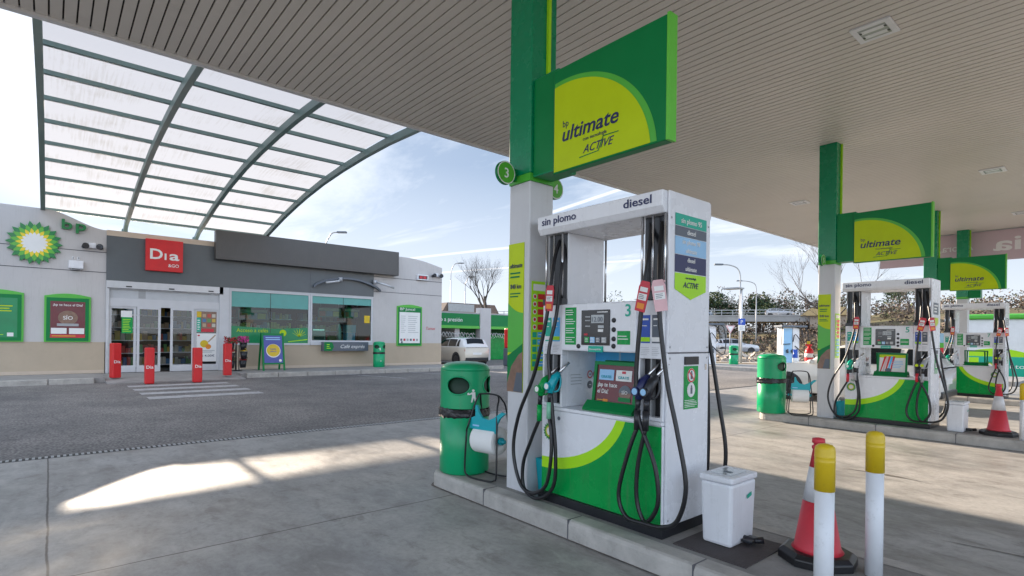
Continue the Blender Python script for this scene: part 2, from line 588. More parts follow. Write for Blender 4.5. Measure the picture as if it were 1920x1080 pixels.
PURPLE = pm("poster_purple", (0.06, 0.08, 0.34), 0.35, var=0.1)
FLOWP = pm("flower_pink", (0.62, 0.06, 0.30), 0.7, var=0.3, scale=20)
FLOWR = pm("flower_red", (0.42, 0.02, 0.03), 0.7, var=0.3, scale=20)
FLOWY = pm("flower_yellow", (0.70, 0.48, 0.03), 0.7, var=0.3, scale=20)
GOODS = [pm("goods_a", (0.45, 0.33, 0.22), 0.5), pm("goods_b", (0.50, 0.08, 0.06), 0.5), pm("goods_c", (0.55, 0.52, 0.45), 0.5),
         pm("goods_d", (0.08, 0.20, 0.38), 0.5), pm("goods_e", (0.12, 0.30, 0.10), 0.5), pm("goods_f", (0.6, 0.42, 0.08), 0.5)]
GLASSC = glass("clear_glass", (0.78, 0.83, 0.82), 0.02)
GLASSG = glass("green_glass", (0.40, 0.68, 0.60), 0.0)
CONC, ASPH, DRY, POLY = concrete_floor(), asphalt(), dry_ground(), polycarbonate()
FILMT = pm("teal_film", (0.10, 0.36, 0.33), 0.3, var=0.05)
FILMG = pm("green_film", (0.01, 0.24, 0.09), 0.3, var=0.15, scale=1.5)
FILMP = pm("frosted_film", (0.50, 0.52, 0.54), 0.4, var=0.06)

# ------------------------------------------------------------------ mesh builder
_TXT = {}


def text_mesh(s, size, bold=0.0, shear=0.0, extrude=0.0015, spacing=1.0):
    key = (s, size, bold, shear, extrude, spacing)
    if key in _TXT:
        return _TXT[key]
    cu = bpy.data.curves.new("t", 'FONT')
    cu.body = s
    cu.size = size
    cu.shear = shear
    cu.offset = bold * size
    cu.extrude = extrude
    cu.resolution_u = 3
    cu.space_character = spacing
    o = bpy.data.objects.new("t", cu)
    COL.objects.link(o)
    dg = bpy.context.evaluated_depsgraph_get()
    me = bpy.data.meshes.new_from_object(o.evaluated_get(dg))
    vs = [v.co.copy() for v in me.vertices]
    fs = [tuple(p.vertices) for p in me.polygons]
    bpy.data.objects.remove(o)
    bpy.data.meshes.remove(me)
    bpy.data.curves.remove(cu)
    _TXT[key] = (vs, fs)
    return vs, fs


def fr_negy(x=0, y=0, z=0):      # plane facing -Y, u to the right (+X), v up
    return Matrix(((1, 0, 0, x), (0, 0, -1, y), (0, 1, 0, z), (0, 0, 0, 1)))


def fr_posy(x=0, y=0, z=0):      # facing +Y
    return Matrix(((-1, 0, 0, x), (0, 0, 1, y), (0, 1, 0, z), (0, 0, 0, 1)))


def fr_posx(x=0, y=0, z=0):      # facing +X, u along +Y, v up
    return Matrix(((0, 0, 1, x), (1, 0, 0, y), (0, 1, 0, z), (0, 0, 0, 1)))


def fr_top(x=0, y=0, z=0):
    return Matrix.Translation((x, y, z))


class MB:
    def __init__(s):
        s.v, s.f, s.m, s.sm, s.mats = [], [], [], [], []

    def mi(s, mat):
        if mat not in s.mats:
            s.mats.append(mat)
        return s.mats.index(mat)

    def add(s, vs, fs, mat, smooth=False, M=None):
        o = len(s.v)
        k = s.mi(mat)
        for p in vs:
            p = Vector(p)
            s.v.append(M @ p if M else p)
        for f in fs:
            s.f.append([i + o for i in f])
            s.m.append(k)
            s.sm.append(smooth)
        return s

    def box(s, x0, y0, z0, x1, y1, z1, mat, M=None):
        vs = [(x, y, z) for z in (z0, z1) for y in (y0, y1) for x in (x0, x1)]
        fs = [(0, 2, 3, 1), (4, 5, 7, 6), (0, 1, 5, 4), (2, 6, 7, 3), (0, 4, 6, 2), (1, 3, 7, 5)]
        return s.add(vs, fs, mat, False, M)

    def poly(s, F, pts, n, mat):
        return s.add([(u, v, n) for u, v in pts], [tuple(range(len(pts)))], mat, False, F)

    def rect(s, F, u0, v0, u1, v1, n, mat):
        return s.poly(F, [(u0, v0), (u1, v0), (u1, v1), (u0, v1)], n, mat)

    def disc(s, F, cu, cv, r, n, mat, k=28, rv=None):
        rv = rv or r
        return s.poly(F, [(cu + r * math.cos(2 * PI * i / k), cv + rv * math.sin(2 * PI * i / k)) for i in range(k)], n, mat)

    def slab(s, F, pts, n0, n1, mat, smooth=False):
        k = len(pts)
        vs = [(u, v, n0) for u, v in pts] + [(u, v, n1) for u, v in pts]
        fs = [tuple(range(k - 1, -1, -1)), tuple(range(k, 2 * k))]
        s.add(vs, fs, mat, False, F)
        o = len(s.v) - 2 * k
        kk = s.mi(mat)
        for i in range(k):
            j = (i + 1) % k
            s.f.append([o + i, o + j, o + k + j, o + k + i])
            s.m.append(kk)
            s.sm.append(smooth)
        return s

    def text(s, F, t, u, v, size, n, mat, align='l', bold=0.0, shear=0.0, width=None, extrude=0.001, spacing=1.0):
        vs, fs = text_mesh(t, size, bold, shear, extrude, spacing)
        if not vs:
            return s
        x0 = min(p.x for p in vs)
        x1 = max(p.x for p in vs)
        k = 1.0 if width is None else width / max(1e-6, x1 - x0)
        w = (x1 - x0) * k
        off = {'l': 0, 'c': -w / 2, 'r': -w}[align]
        return s.add([((p.x - x0) * k + u + off, p.y + v, p.z + n + extrude) for p in vs], fs, mat, False, F)

    def tube(s, pts, r, mat, n=8, smooth=True, M=None, spline=0, closed=False):
        P = [Vector(p) for p in pts]
        rr = list(r) if isinstance(r, (list, tuple)) else [r] * len(P)
        if spline:
            Q, q = [], []
            for i in range(len(P) - 1):
                a = P[max(0, i - 1)]
                b, c = P[i], P[i + 1]
                d = P[min(len(P) - 1, i + 2)]
                for j in range(spline):
                    t = j / spline
                    Q.append(0.5 * (2 * b + (c - a) * t + (2 * a - 5 * b + 4 * c - d) * t * t + (3 * b - a - 3 * c + d) * t ** 3))
                    q.append(rr[i] * (1 - t) + rr[i + 1] * t)
            Q.append(P[-1])
            q.append(rr[-1])
            P, rr = Q, q
        vs, fs = [], []
        K = len(P)
        ref = None
        for i, p in enumerate(P):
            if closed:
                t = P[(i + 1) % K] - P[i - 1]
            else:
                t = P[min(K - 1, i + 1)] - P[max(0, i - 1)]
            t = t.normalized() if t.length > 1e-9 else Vector((0, 0, 1))
            if ref is None:
                ref = t.orthogonal().normalized()
            else:
                ref = ref - t * ref.dot(t)
                ref = ref.normalized() if ref.length > 1e-6 else t.orthogonal().normalized()
            b = t.cross(ref)
            for k in range(n):
                a = 2 * PI * k / n
                vs.append(p + (ref * math.cos(a) + b * math.sin(a)) * rr[i])
        segs = K if closed else K - 1
        for i in range(segs):
            i2 = (i + 1) % K
            for k in range(n):
                k2 = (k + 1) % n
                fs.append((i * n + k, i * n + k2, i2 * n + k2, i2 * n + k))
        s.add(vs, fs, mat, smooth, M)
        if not closed:
            o = len(s.v) - K * n
            kk = s.mi(mat)
            s.f.append([o + k for k in range(n - 1, -1, -1)])
            s.f.append([o + (K - 1) * n + k for k in range(n)])
            s.m += [kk, kk]
            s.sm += [False, False]
        return s

    def lathe(s, prof, mat, n=28, M=None, smooth=True, sx=1.0, sy=1.0):
        vs, fs = [], []
        for r, z in prof:
            for k in range(n):
                a = 2 * PI * k / n
                vs.append((r * math.cos(a) * sx, r * math.sin(a) * sy, z))
        for i in range(len(prof) - 1):
            for k in range(n):
                k2 = (k + 1) % n
                fs.append((i * n + k, i * n + k2, (i + 1) * n + k2, (i + 1) * n + k))
        s.add(vs, fs, mat, smooth, M)
        o = len(s.v) - len(vs)
        kk = s.mi(mat)
        if prof[0][0] > 1e-5:
            s.f.append([o + k for k in range(n - 1, -1, -1)])
            s.m.append(kk)
            s.sm.append(False)
        if prof[-1][0] > 1e-5:
            q = o + (len(prof) - 1) * n
            s.f.append([q + k for k in range(n)])
            s.m.append(kk)
            s.sm.append(False)
        return s

    def build(s, name, parent=None, loc=None, rz=0.0, bevel=0.0, seg=2, kind=None):
        me = bpy.data.meshes.new(name)
        me.from_pydata([tuple(v) for v in s.v], [], s.f)
        for m in s.mats:
            me.materials.append(m)
        me.polygons.foreach_set("material_index", s.m)
        me.polygons.foreach_set("use_smooth", s.sm)
        me.update()
        if bevel > 0:
            bm = bmesh.new()
            bm.from_mesh(me)
            ed = [e for e in bm.edges if len(e.link_faces) == 2 and e.calc_face_angle(0) > 0.6 and not any(f.smooth for f in e.link_faces)]
            bmesh.ops.bevel(bm, geom=ed, offset=bevel, segments=seg, profile=0.5, affect='EDGES', clamp_overlap=True)
            bm.to_mesh(me)
            bm.free()
        o = bpy.data.objects.new(name, me)
        COL.objects.link(o)
        if parent:
            o.parent = parent
        if loc:
            o.location = loc
        o.rotation_euler = (0, 0, rz)
        if kind:
            o['kind'] = kind
        return o


def tag(o, label, cat, group=None):
    o['label'] = label
    o['category'] = cat
    if group:
        o['group'] = group
    return o


def thing(name, label, cat, loc=(0, 0, 0), rz=0.0, group=None):
    o = bpy.data.objects.new(name, None)
    COL.objects.link(o)
    o.location = loc
    o.rotation_euler = (0, 0, rz)
    o.empty_display_size = 0.2
    return tag(o, label, cat, group)


def copy_tree(o, parent=None):
    c = o.copy()
    COL.objects.link(c)
    if parent:
        c.parent = parent
    for ch in list(o.children):
        copy_tree(ch, c)
    return c


def arc(cx, cy, rx, ry, a0, a1, k=24):
    return [(cx + rx * math.cos(a0 + (a1 - a0) * i / k), cy + ry * math.sin(a0 + (a1 - a0) * i / k)) for i in range(k + 1)]


def lines(mb, F, u0, v0, u1, v1, n, mat, rows, frac=0.45, rnd=0.35):
    """rows of small print as thin strips"""
    h = (v1 - v0) / rows
    for i in range(rows):
        e = u1 - (u1 - u0) * rnd * random.random()
        mb.rect(F, u0, v0 + i * h + h * (1 - frac) / 2, e, v0 + i * h + h * (1 + frac) / 2, n, mat)


# ================================================================== SETTING
def setting():
    g = MB()
    g.rect(fr_top(0, 0, -0.06), -1200, -1200, 1200, 1600, 0, DRY)
    g.build("ground", kind="structure")
    a = MB()
    a.rect(fr_top(0, 0, -0.006), -60, -40, 30, 25.2, 0, ASPH)
    a.build("asphalt_yard", kind="structure")
    c = MB()
    c.rect(fr_top(0, 0, 0), -8.14, -14, 14, 24.9, 0, CONC)
    c.build("concrete_forecourt", kind="structure")
    # far road behind the verge
    far = MB()
    far.box(-120, 55.5, -0.05, 60, 64, 0.02, ASPH)
    far.build("road", kind="structure")
    # drain
    d = MB()
    d.box(-8.28, -14, -0.05, -8.14, 22, 0.001, IRON)
    for i in range(330):
        y = -3.6 + i * 0.055
        if y > 14.5:
            break
        d.box(-8.262, y, 0.001, -8.158, y + 0.027, 0.007, GREY)
    tag(d.build("drain_grate"), "long slotted iron drain grate between the asphalt and the concrete forecourt", "drain")
    # pavement with kerb along the shop
    p = MB()
    p.box(-21.7, -16, -0.05, -19.55, 1.25, 0.14, PAVE)
    p.box(-21.7, 4.85, -0.05, -19.55, 15.2, 0.14, PAVE)
    # dropped part in front of the doors
    F = fr_negy(0, 0, 0)
    p.slab(fr_negy(0, 4.85, 0), [(-21.7, -0.05), (-18.9, -0.05), (-18.9, 0.02), (-21.0, 0.13), (-21.7, 0.13)], 0, 3.6, PAVE)
    p.build("pavement", kind="structure")
    k = MB()
    yy = -16.0
    while yy < 15.2:
        if yy + 0.98 < 1.3 or yy > 4.8:
            k.box(-19.55, yy, -0.05, -19.35, yy + 0.985, 0.146, KERB)
        yy += 1.0
    k.build("kerb", kind="structure", bevel=0.02)
    # markings
    z = MB()
    for i in range(4):
        x = -18.0 + i * 1.12
        z.rect(fr_top(0, 0, -0.001), x, 1.62 + 0.02 * i, x + 0.5, 4.05, 0, ROADP)
    z.build("zebra_crossing_markings", kind="structure")
    ln = MB()
    for y in (8.4, 11.0, 13.4):
        ln.add([(-19.2, y, -0.001), (-19.2, y + 0.12, -0.001), (-16.6, y + 1.02, -0.001), (-16.6, y + 0.9, -0.001)], [(0, 3, 2, 1)], ROADP)
    ln.rect(fr_top(0, 0, -0.001), -19.2, -1.6, -17.2, -1.1, 0, ROADP)
    ln.build("parking_line_markings", kind="structure")
    st = MB()
    rs = random.Random(9)
    for (x, y, a, ln, w) in ((-1.0, 5.0, 0.05, 1.7, 0.05), (0.4, 7.9, 0.1, 1.2, 0.06), (-0.7, 8.6, -0.05, 0.7, 0.05), (-2.3, 6.9, 0.1, 0.8, 0.07)):
        n = 9
        up, dn = [], []
        for i in range(n + 1):
            t = i / n
            k = w * math.sin(PI * t) * rs.uniform(0.3, 1.0)
            cx, cy = x + ln * t * math.cos(a), y + ln * t * math.sin(a) + 0.05 * math.sin(4 * t)
            up.append((cx, cy + k / 2 + 0.002))
            dn.append((cx, cy - k / 2 - 0.002))
        st.add([(p[0], p[1], 0.004) for p in up + dn[::-1]], [tuple(range(2 * n + 2))], OILST)
    for (x, y, r) in ((-0.35, 4.75, 0.03), (-0.1, 4.95, 0.022), (-0.55, 5.15, 0.02), (0.15, 4.6, 0.025)):
        st.add([(x + r * rs.uniform(0.6, 1.3) * math.cos(q * PI / 6), y + r * rs.uniform(0.6, 1.3) * math.sin(q * PI / 6), 0.004) for q in range(12)], [tuple(range(12))], OILST)
    st.build("forecourt_stains", kind="structure")
    # far kerb / verge on the right
    v = MB()
    v.box(-60, 25.0, -0.05, -3.0, 25.25, 0.16, KERB)
    v.box(-60, 25.25, -0.05, -3.0, 29.6, 0.13, PAVE)
    v.build("verge_kerb", kind="structure")


def island(name, x0, x1, y0, y1, loc):
    """raised pump island: kerb ring with rounded ends plus its top"""
    r = (y1 - y0) / 2
    rr = 0.16

    def rounded(i):
        a = []
        for cx, cy, s in ((x1 - rr, y1 - rr, 0), (x0 + rr, y1 - rr, 1), (x0 + rr, y0 + rr, 2), (x1 - rr, y0 + rr, 3)):
            for k in range(7):
                t = PI / 2 * (s + k / 6)
                a.append((cx + (rr - i) * math.cos(t), cy + (rr - i) * math.sin(t)))
        return a
    m = MB()
    rings = [(rounded(0), -0.05), (rounded(0), 0.105), (rounded(0.012), 0.132), (rounded(0.03), 0.14), (rounded(0.15), 0.14)]
    n = len(rings[0][0])
    vs = [(x, y, z) for pts, z in rings for x, y in pts]
    fs = [(i * n + k, i * n + (k + 1) % n, (i + 1) * n + (k + 1) % n, (i + 1) * n + k) for i in range(4) for k in range(n)]
    m.add(vs, fs, KERB)
    m.add([(x, y, 0.138) for x, y in rounded(0.148)], [tuple(range(n))], ISLE)
    # kerb stone joints
    x = x0 + 0.9
    while x < x1 - 0.2:
        m.box(x, y0 - 0.002, 0.0, x + 0.009, y0 + 0.15, 0.1415, SEAM)
        x += 1.0
    o = m.build(name, loc=loc, kind="structure")
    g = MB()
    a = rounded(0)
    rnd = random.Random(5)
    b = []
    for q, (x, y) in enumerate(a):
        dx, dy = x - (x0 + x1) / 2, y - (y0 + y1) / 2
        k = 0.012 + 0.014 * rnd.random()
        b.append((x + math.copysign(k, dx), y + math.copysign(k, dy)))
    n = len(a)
    g.add([(x, y, 0.004) for x, y in a] + [(x, y, 0.004) for x, y in b], [(q, n + q, n + (q + 1) % n, (q + 1) % n) for q in range(n)], KFOOT)  # thin dark ring of uneven width on the ground round the kerb foot
    g.build("kerb_foot_strip", loc=loc, kind="structure")
    return o


# ================================================================== CANOPY
CX0, CX1, CY0, CY1, CZ = -7.77, 4.5, -3.2, 21.5, 4.85


def canopy():
    c = thing("forecourt_canopy", "large flat pump canopy with a slatted grey ceiling over the islands", "canopy", (0, 0, 0))
    m = MB()
    m.box(CX0 + 0.03, CY0, CZ + 0.022, CX1, CY1, CZ + 0.05, SLATDK)
    p = 0.1175
    i = 0
    y = CY0
    while y < CY1 - p:
        m.box(CX0 + 0.02, y, CZ, CX1, y + p - 0.0165, CZ + 0.02, SLAT)
        y += p
    m.build("ceiling", c)
    f = MB()
    f.box(CX0 - 0.05, CY0 - 0.05, CZ + 0.052, CX1 + 0.05, CY1 + 0.05, CZ + 0.95, FASC)
    f.build("roof", c)
    e = MB()
    e.box(CX0 - 0.06, CY0 - 0.06, CZ - 0.03, CX0 + 0.015, CY1 + 0.06, CZ + 0.051, FASC)
    e.box(CX0 + 0.016, CY1 + 0.002, CZ - 0.03, CX1, CY1 + 0.06, CZ + 0.051, FASC)
    e.build("edge_trim", c)
    L = [(-1.985, 6.81, "recessed ceiling light above the lane behind the first pump"),
         (-2.05, 14.05, "recessed ceiling light above the second and third pumps"),
         (-5.62, 13.98, "recessed ceiling light beyond the middle column near the shop side edge"),
         (-2.2, 19.1, "recessed ceiling light farthest back near the hanging banner")]
    for x, y, lab in L:
        t = thing("ceiling_light", lab, "light", (x, y, CZ), group="recessed lights in the canopy ceiling")
        a = MB()
        a.box(-0.19, -0.19, -0.022, 0.19, 0.19, 0.0, WHITE2)
        a.build("frame", t, bevel=0.006)
        b = MB()
        F = Matrix(((1, 0, 0, 0), (0, -1, 0, 0), (0, 0, -1, -0.024), (0, 0, 0, 1)))
        b.rect(F, -0.13, -0.13, 0.13, 0.13, 0, LCD)
        for yy in (-0.06, 0.06):
            b.rect(F, -0.11, yy - 0.035, 0.11, yy + 0.035, 0.002, WHITE)
            for xx in (-0.115, 0.115):
                b.rect(F, xx - 0.012, yy - 0.02, xx + 0.012, yy + 0.02, 0.004, BLACKP)
        b.build("diffuser", t)


def column(X, Y, num, num2, poster=True, first=False):
    lab = {3: "white and green canopy column beside the nearest pump", 5: "white and green canopy column beside the second pump",
           7: "white and green canopy column beside the farthest pump", 9: "slim green column farthest back behind the third pump"}[num]
    c = thing("canopy_column", lab, "column", (X, Y, 0), group="columns holding the canopy")
    w, d = 0.265, 0.275
    m = MB()
    m.box(0, 0, 0.13, w, d, 2.775, WCOL)
    m.build("cladding", c, bevel=0.012)
    m = MB()
    m.box(-0.004, -0.004, 2.775, w + 0.004, d + 0.004, 2.84, LGREEN)
    m.build("lime_band", c)
    m = MB()
    m.box(-0.008, -0.008, 2.84, w + 0.008, d + 0.008, CZ + 0.03, CGREEN)
    m.box(w + 0.008, 0.02, 2.80, w + 0.30, d - 0.03, 3.62, SGREEN)
    m.build("green_casing", c, bevel=0.01)
    m = MB()
    m.box(w + 0.008, 0.16, 3.625, w + 0.035, 0.19, CZ - 0.002, LIME)
    m.build("lime_strip", c)
    if not poster:
        return c
    F = fr_negy(0, -0.004, 0)
    m = MB()
    m.slab(F, [(0.005, 0.98), (0.205, 0.98), (0.205, 2.26), (0.005, 2.26)], -0.003, 0.002, LIMEY)
    m.poly(F, [(0.005, 1.32), (0.205, 1.32)] + [(0.205 - 0.2 * i / 10, 1.66 + 0.09 * (i / 10) ** 2) for i in range(11)], 0.003, LGREEN)
    m.poly(F, [(0.005, 0.98), (0.205, 0.98), (0.205, 1.40), (0.12, 1.35), (0.005, 1.29)], 0.004, SGREEN)
    m.poly(F, [(0.005, 0.98), (0.205, 0.98), (0.205, 1.33), (0.15, 1.30), (0.06, 1.2), (0.005, 1.05)], 0.005, BROWN)
    m.poly(F, [(0.09, 0.985), (0.205, 0.985), (0.205, 1.15), (0.13, 1.15)], 0.006, SLATE)
    m.text(F, "ultimate", 0.105, 2.05, 0.055, 0.004, NAVY, 'c', 0.01, 0.3, width=0.165)
    m.text(F, "840 km", 0.105, 1.87, 0.055, 0.004, NAVY, 'c', 0.012, width=0.14)
    lines(m, F, 0.03, 1.955, 0.17, 2.02, 0.004, SGREEN, 2)
    lines(m, F, 0.03, 1.79, 0.17, 1.84, 0.004, SGREEN, 2)
    m.build("poster", c)
    G = fr_posx(w + 0.004, 0, 0)
    m = MB()
    m.slab(G, [(0.03, 1.17), (0.215, 1.17), (0.215, 1.93), (0.03, 1.93)], -0.003, 0.002, LIME)
    m.rect(G, 0.045, 1.85, 0.20, 1.905, 0.003, PAPER)
    for i in range(5):
        z = 1.80 - i * 0.065
        m.rect(G, 0.10, z - 0.024, 0.205, z + 0.024, 0.003, RED)
        m.disc(G, 0.065, z, 0.022, 0.003, PAPER, 14)
        m.disc(G, 0.065, z, 0.014, 0.004, RED, 12)
    for i in range(5):
        z = 1.475 - i * 0.062
        m.rect(G, 0.10, z - 0.022, 0.205, z + 0.022, 0.003, SKYB)
        m.rect(G, 0.042, z - 0.022, 0.09, z + 0.022, 0.003, TEALG)
        m.rect(G, 0.11, z - 0.003, 0.19, z + 0.005, 0.004, PAPER)
    m.build("sticker", c)
    for (ny, n, sg) in ((-0.155, num, -1), (d + 0.155, num2, 1)):
        m = MB()
        D = fr_posx(0.135, ny, 2.835 if sg < 0 else 2.81)
        m.slab(D, arc(0, 0, 0.098, 0.098, 0, 2 * PI * 35 / 36, 35), -0.03, 0.0, SGREEN)
        m.disc(D, 0, 0, 0.095, 0.002, PAPER)
        m.disc(D, 0, 0, 0.086, 0.004, LOGOL)
        m.text(D, str(n), 0, -0.042, 0.115, 0.005, PAPER, 'c', 0.01)
        m.build("number_disc", c)
        m = MB()
        y0_, y1_ = (-0.15, -0.009) if sg < 0 else (d + 0.009, d + 0.15)
        m.box(0.05, y0_, 2.80, 0.10, y1_, 2.90, SGREEN)
        m.build("disc_bracket", c)
    return c


def fuel_sign(X, Y, Z, lab):
    s = thing("overhead_sign", lab, "sign", (X, Y, Z), group="green overhead signs beside the columns")
    H, Lw = 0.83, 1.05
    m = MB()
    m.box(0, 0.0, 0, Lw, 0.085, H, SGREEN)
    m.build("panel", s, bevel=0.008)
    m = MB()
    m.slab(fr_posx(Lw + 0.001, 0, 0), [(0.0, 0.0), (0.085, 0.0), (0.085, H + 0.008), (0.0, H + 0.008)], 0, 0.022, CAPG)
    m.build("lime_end_cap", s)
    m = MB()
    F = fr_negy(0, -0.001, 0)
    u0 = 0.015

    def dome(a, b):
        pts = [(u0, 0.012)]
        t1 = math.acos(max(-1, (u0 - 0.12) / a))
        top = []
        for i in range(33):
            t = t1 * i / 32
            top.append((0.12 + a * math.cos(t), max(0.012, -0.05 + b * math.sin(t))))
        pts += [p for p in top if p[1] > 0.0121 or p is top[0]]
        xs = 0.12 + a * math.sqrt(max(0, 1 - (0.062 / b) ** 2))
        pts[1] = (xs, 0.012)
        return pts
    m.poly(F, dome(0.865, 0.775), 0.001, LGREEN)
    m.poly(F, dome(0.815, 0.74), 0.003, LIMEY)
    m.text(F, "bp", 0.112, 0.345, 0.075, 0.004, NAVY, 'l', -0.002, 0, width=0.06)
    m.text(F, "ultimate", 0.108, 0.235, 0.155, 0.004, NAVY, 'l', 0.014, 0.22, width=0.555)
    m.text(F, "con tecnología", 0.44, 0.185, 0.036, 0.004, NAVY, 'c', 0.004, 0, width=0.23)
    m.text(F, "ACTIVE", 0.325, 0.09, 0.083, 0.004, NAVY, 'l', 0.004, 0.4, width=0.30)
    m.add([(0.29, 0.062, 0.005), (0.47, 0.070, 0.005), (0.475, 0.077, 0.005), (0.29, 0.070, 0.005)], [(0, 1, 2, 3)], SGREEN, False, F)
    m.add([(0.47, 0.070, 0.005), (0.48, 0.070, 0.005), (0.53, 0.172, 0.005), (0.52, 0.172, 0.005)], [(0, 1, 2, 3)], SGREEN, False, F)
    m.add([(0.52, 0.166, 0.005), (0.665, 0.163, 0.005), (0.665, 0.17, 0.005), (0.52, 0.174, 0.005)], [(0, 1, 2, 3)], SGREEN, False, F)
    m.build("printed_face", s)
    return s


# ================================================================== FUEL PUMP
HA = [(0.12, 0.06, 2.1), (0.15, -0.03, 1.93), (0.169, -0.09, 1.685), (0.157, -0.12, 1.445), (0.034, -0.12, 1.03), (-0.149, -0.12, 0.678), (-0.214, -0.12, 0.375),  # hose paths traced from image pixels, then pulled towards the camera along sight lines
      (-0.125, -0.12, 0.116), (0.027, -0.12, 0.065), (0.181, -0.12, 0.164), (0.234, -0.12, 0.401), (0.217, -0.11, 0.60), (0.185, -0.1, 0.69)]
HB = [(0.17, 0.08, 2.1), (0.2, 0.0, 1.85), (0.202, -0.05, 1.494), (0.163, -0.09, 1.204), (0.185, -0.09, 0.962), (0.214, -0.09, 0.72), (0.252, -0.09, 0.417), (0.23, -0.09, 0.156),
      (0.068, -0.1, 0.028), (-0.095, -0.1, 0.075), (-0.112, -0.1, 0.27), (-0.021, -0.1, 0.478), (0.075, -0.1, 0.66)]
HR = [(1.0, 0.06, 2.1), (1.045, -0.02, 1.92), (1.053, -0.08, 1.687), (1.037, -0.1, 1.432), (1.009, -0.1, 1.087), (1.024, -0.1, 0.865), (1.047, -0.1, 0.75), (1.164, -0.1, 0.493),
      (1.191, -0.1, 0.258), (1.106, -0.1, 0.116), (1.045, -0.1, 0.18), (1.022, -0.1, 0.304), (1.035, -0.1, 0.496), (1.088, -0.1, 0.72)]
HS = [(1.09, 0.06, 2.1), (1.13, -0.02, 1.92), (1.18, -0.1, 1.684), (1.21, -0.13, 1.428), (1.27, -0.13, 1.037), (1.348, -0.13, 0.726), (1.409, -0.13, 0.417), (1.356, -0.13, 0.202),
      (1.253, -0.13, 0.129), (1.111, -0.13, 0.115), (0.962, -0.13, 0.125), (0.899, -0.13, 0.264), (0.96, -0.12, 0.53), (1.02, -0.1, 0.72)]


def nozzle(parent, x, y, z, body, sleeve, cap, lean=0.03, label=None):
    """x, y, z: where the hose ends; the spout points up and back into the holster"""
    m = MB()
    m.tube([(x, y, z - 0.01), (x + 0.002, y, z + 0.12)], 0.0215, sleeve, 12)
    m.tube([(x + 0.002, y, z + 0.12), (x + 0.006, y + 0.005, z + 0.2)], [0.017, 0.019], BLACKP, 12)
    m.tube([(x + 0.006, y + 0.005, z + 0.19), (x + 0.008, y + 0.012, z + 0.25), (x + 0.02, y + 0.04, z + 0.31), (x + 0.035, y + 0.07, z + 0.345)],
           [0.022, 0.036, 0.034, 0.020], body, 12)
    # trigger guard
    m.tube([(x + 0.01, y + 0.03, z + 0.2), (x + 0.045, y + 0.05, z + 0.21), (x + 0.055, y + 0.07, z + 0.27), (x + 0.04, y + 0.075, z + 0.33)], 0.008, body, 6, spline=3)
    D = fr_negy(x + 0.004, y - 0.026, z + 0.245)
    m.slab(D, arc(0, 0, 0.03, 0.03, 0, 2 * PI * 19 / 20, 19), -0.006, 0.01, body)
    m.disc(D, 0, 0, 0.022, 0.012, cap, 18)
    o = m.build("nozzle", parent)
    if label:
        o['label'] = label
    sp = MB()
    sp.tube([(x + 0.033, y + 0.068, z + 0.34), (x + 0.05, y + 0.10, z + 0.385), (x + 0.075, y + 0.14, z + 0.43)], 0.0105, CHROME, 10)
    sp.build("spout", o)
    return o


def tag_label(parent, x, y, z, tilt, mat, yaw=0.0):
    m = MB()
    F = Matrix.Translation((x, y, z)) @ Matrix.Rotation(yaw, 4, 'Z') @ Matrix.Rotation(tilt, 4, 'Y') @ fr_negy()
    m.slab(F, [(-0.04, -0.11), (0.04, -0.11), (0.045, 0.05), (0.03, 0.09), (-0.03, 0.09), (-0.045, 0.05)], -0.002, 0.002, mat)
    P = PAPER if mat is REDL else PINK
    m.rect(F, -0.03, 0.02, 0.03, 0.05, 0.003, PAPER)
    m.rect(F, -0.033, -0.035, 0.033, 0.008, 0.003, PAPER)
    m.rect(F, -0.028, -0.092, 0.028, -0.055, 0.003, ORANGE if mat is REDL else PINK)
    lines(m, F, -0.026, -0.03, 0.026, 0.003, 0.004, SLATE, 3, 0.35)
    m.tube([(-0.03, 0.01, 0.0), (0.0, 0.03, 0.0), (0.03, 0.01, 0.0)], 0.006, mat, 6, M=Matrix.Translation((x, y, z + 0.08)))
    m.build("breakaway_tag", parent)


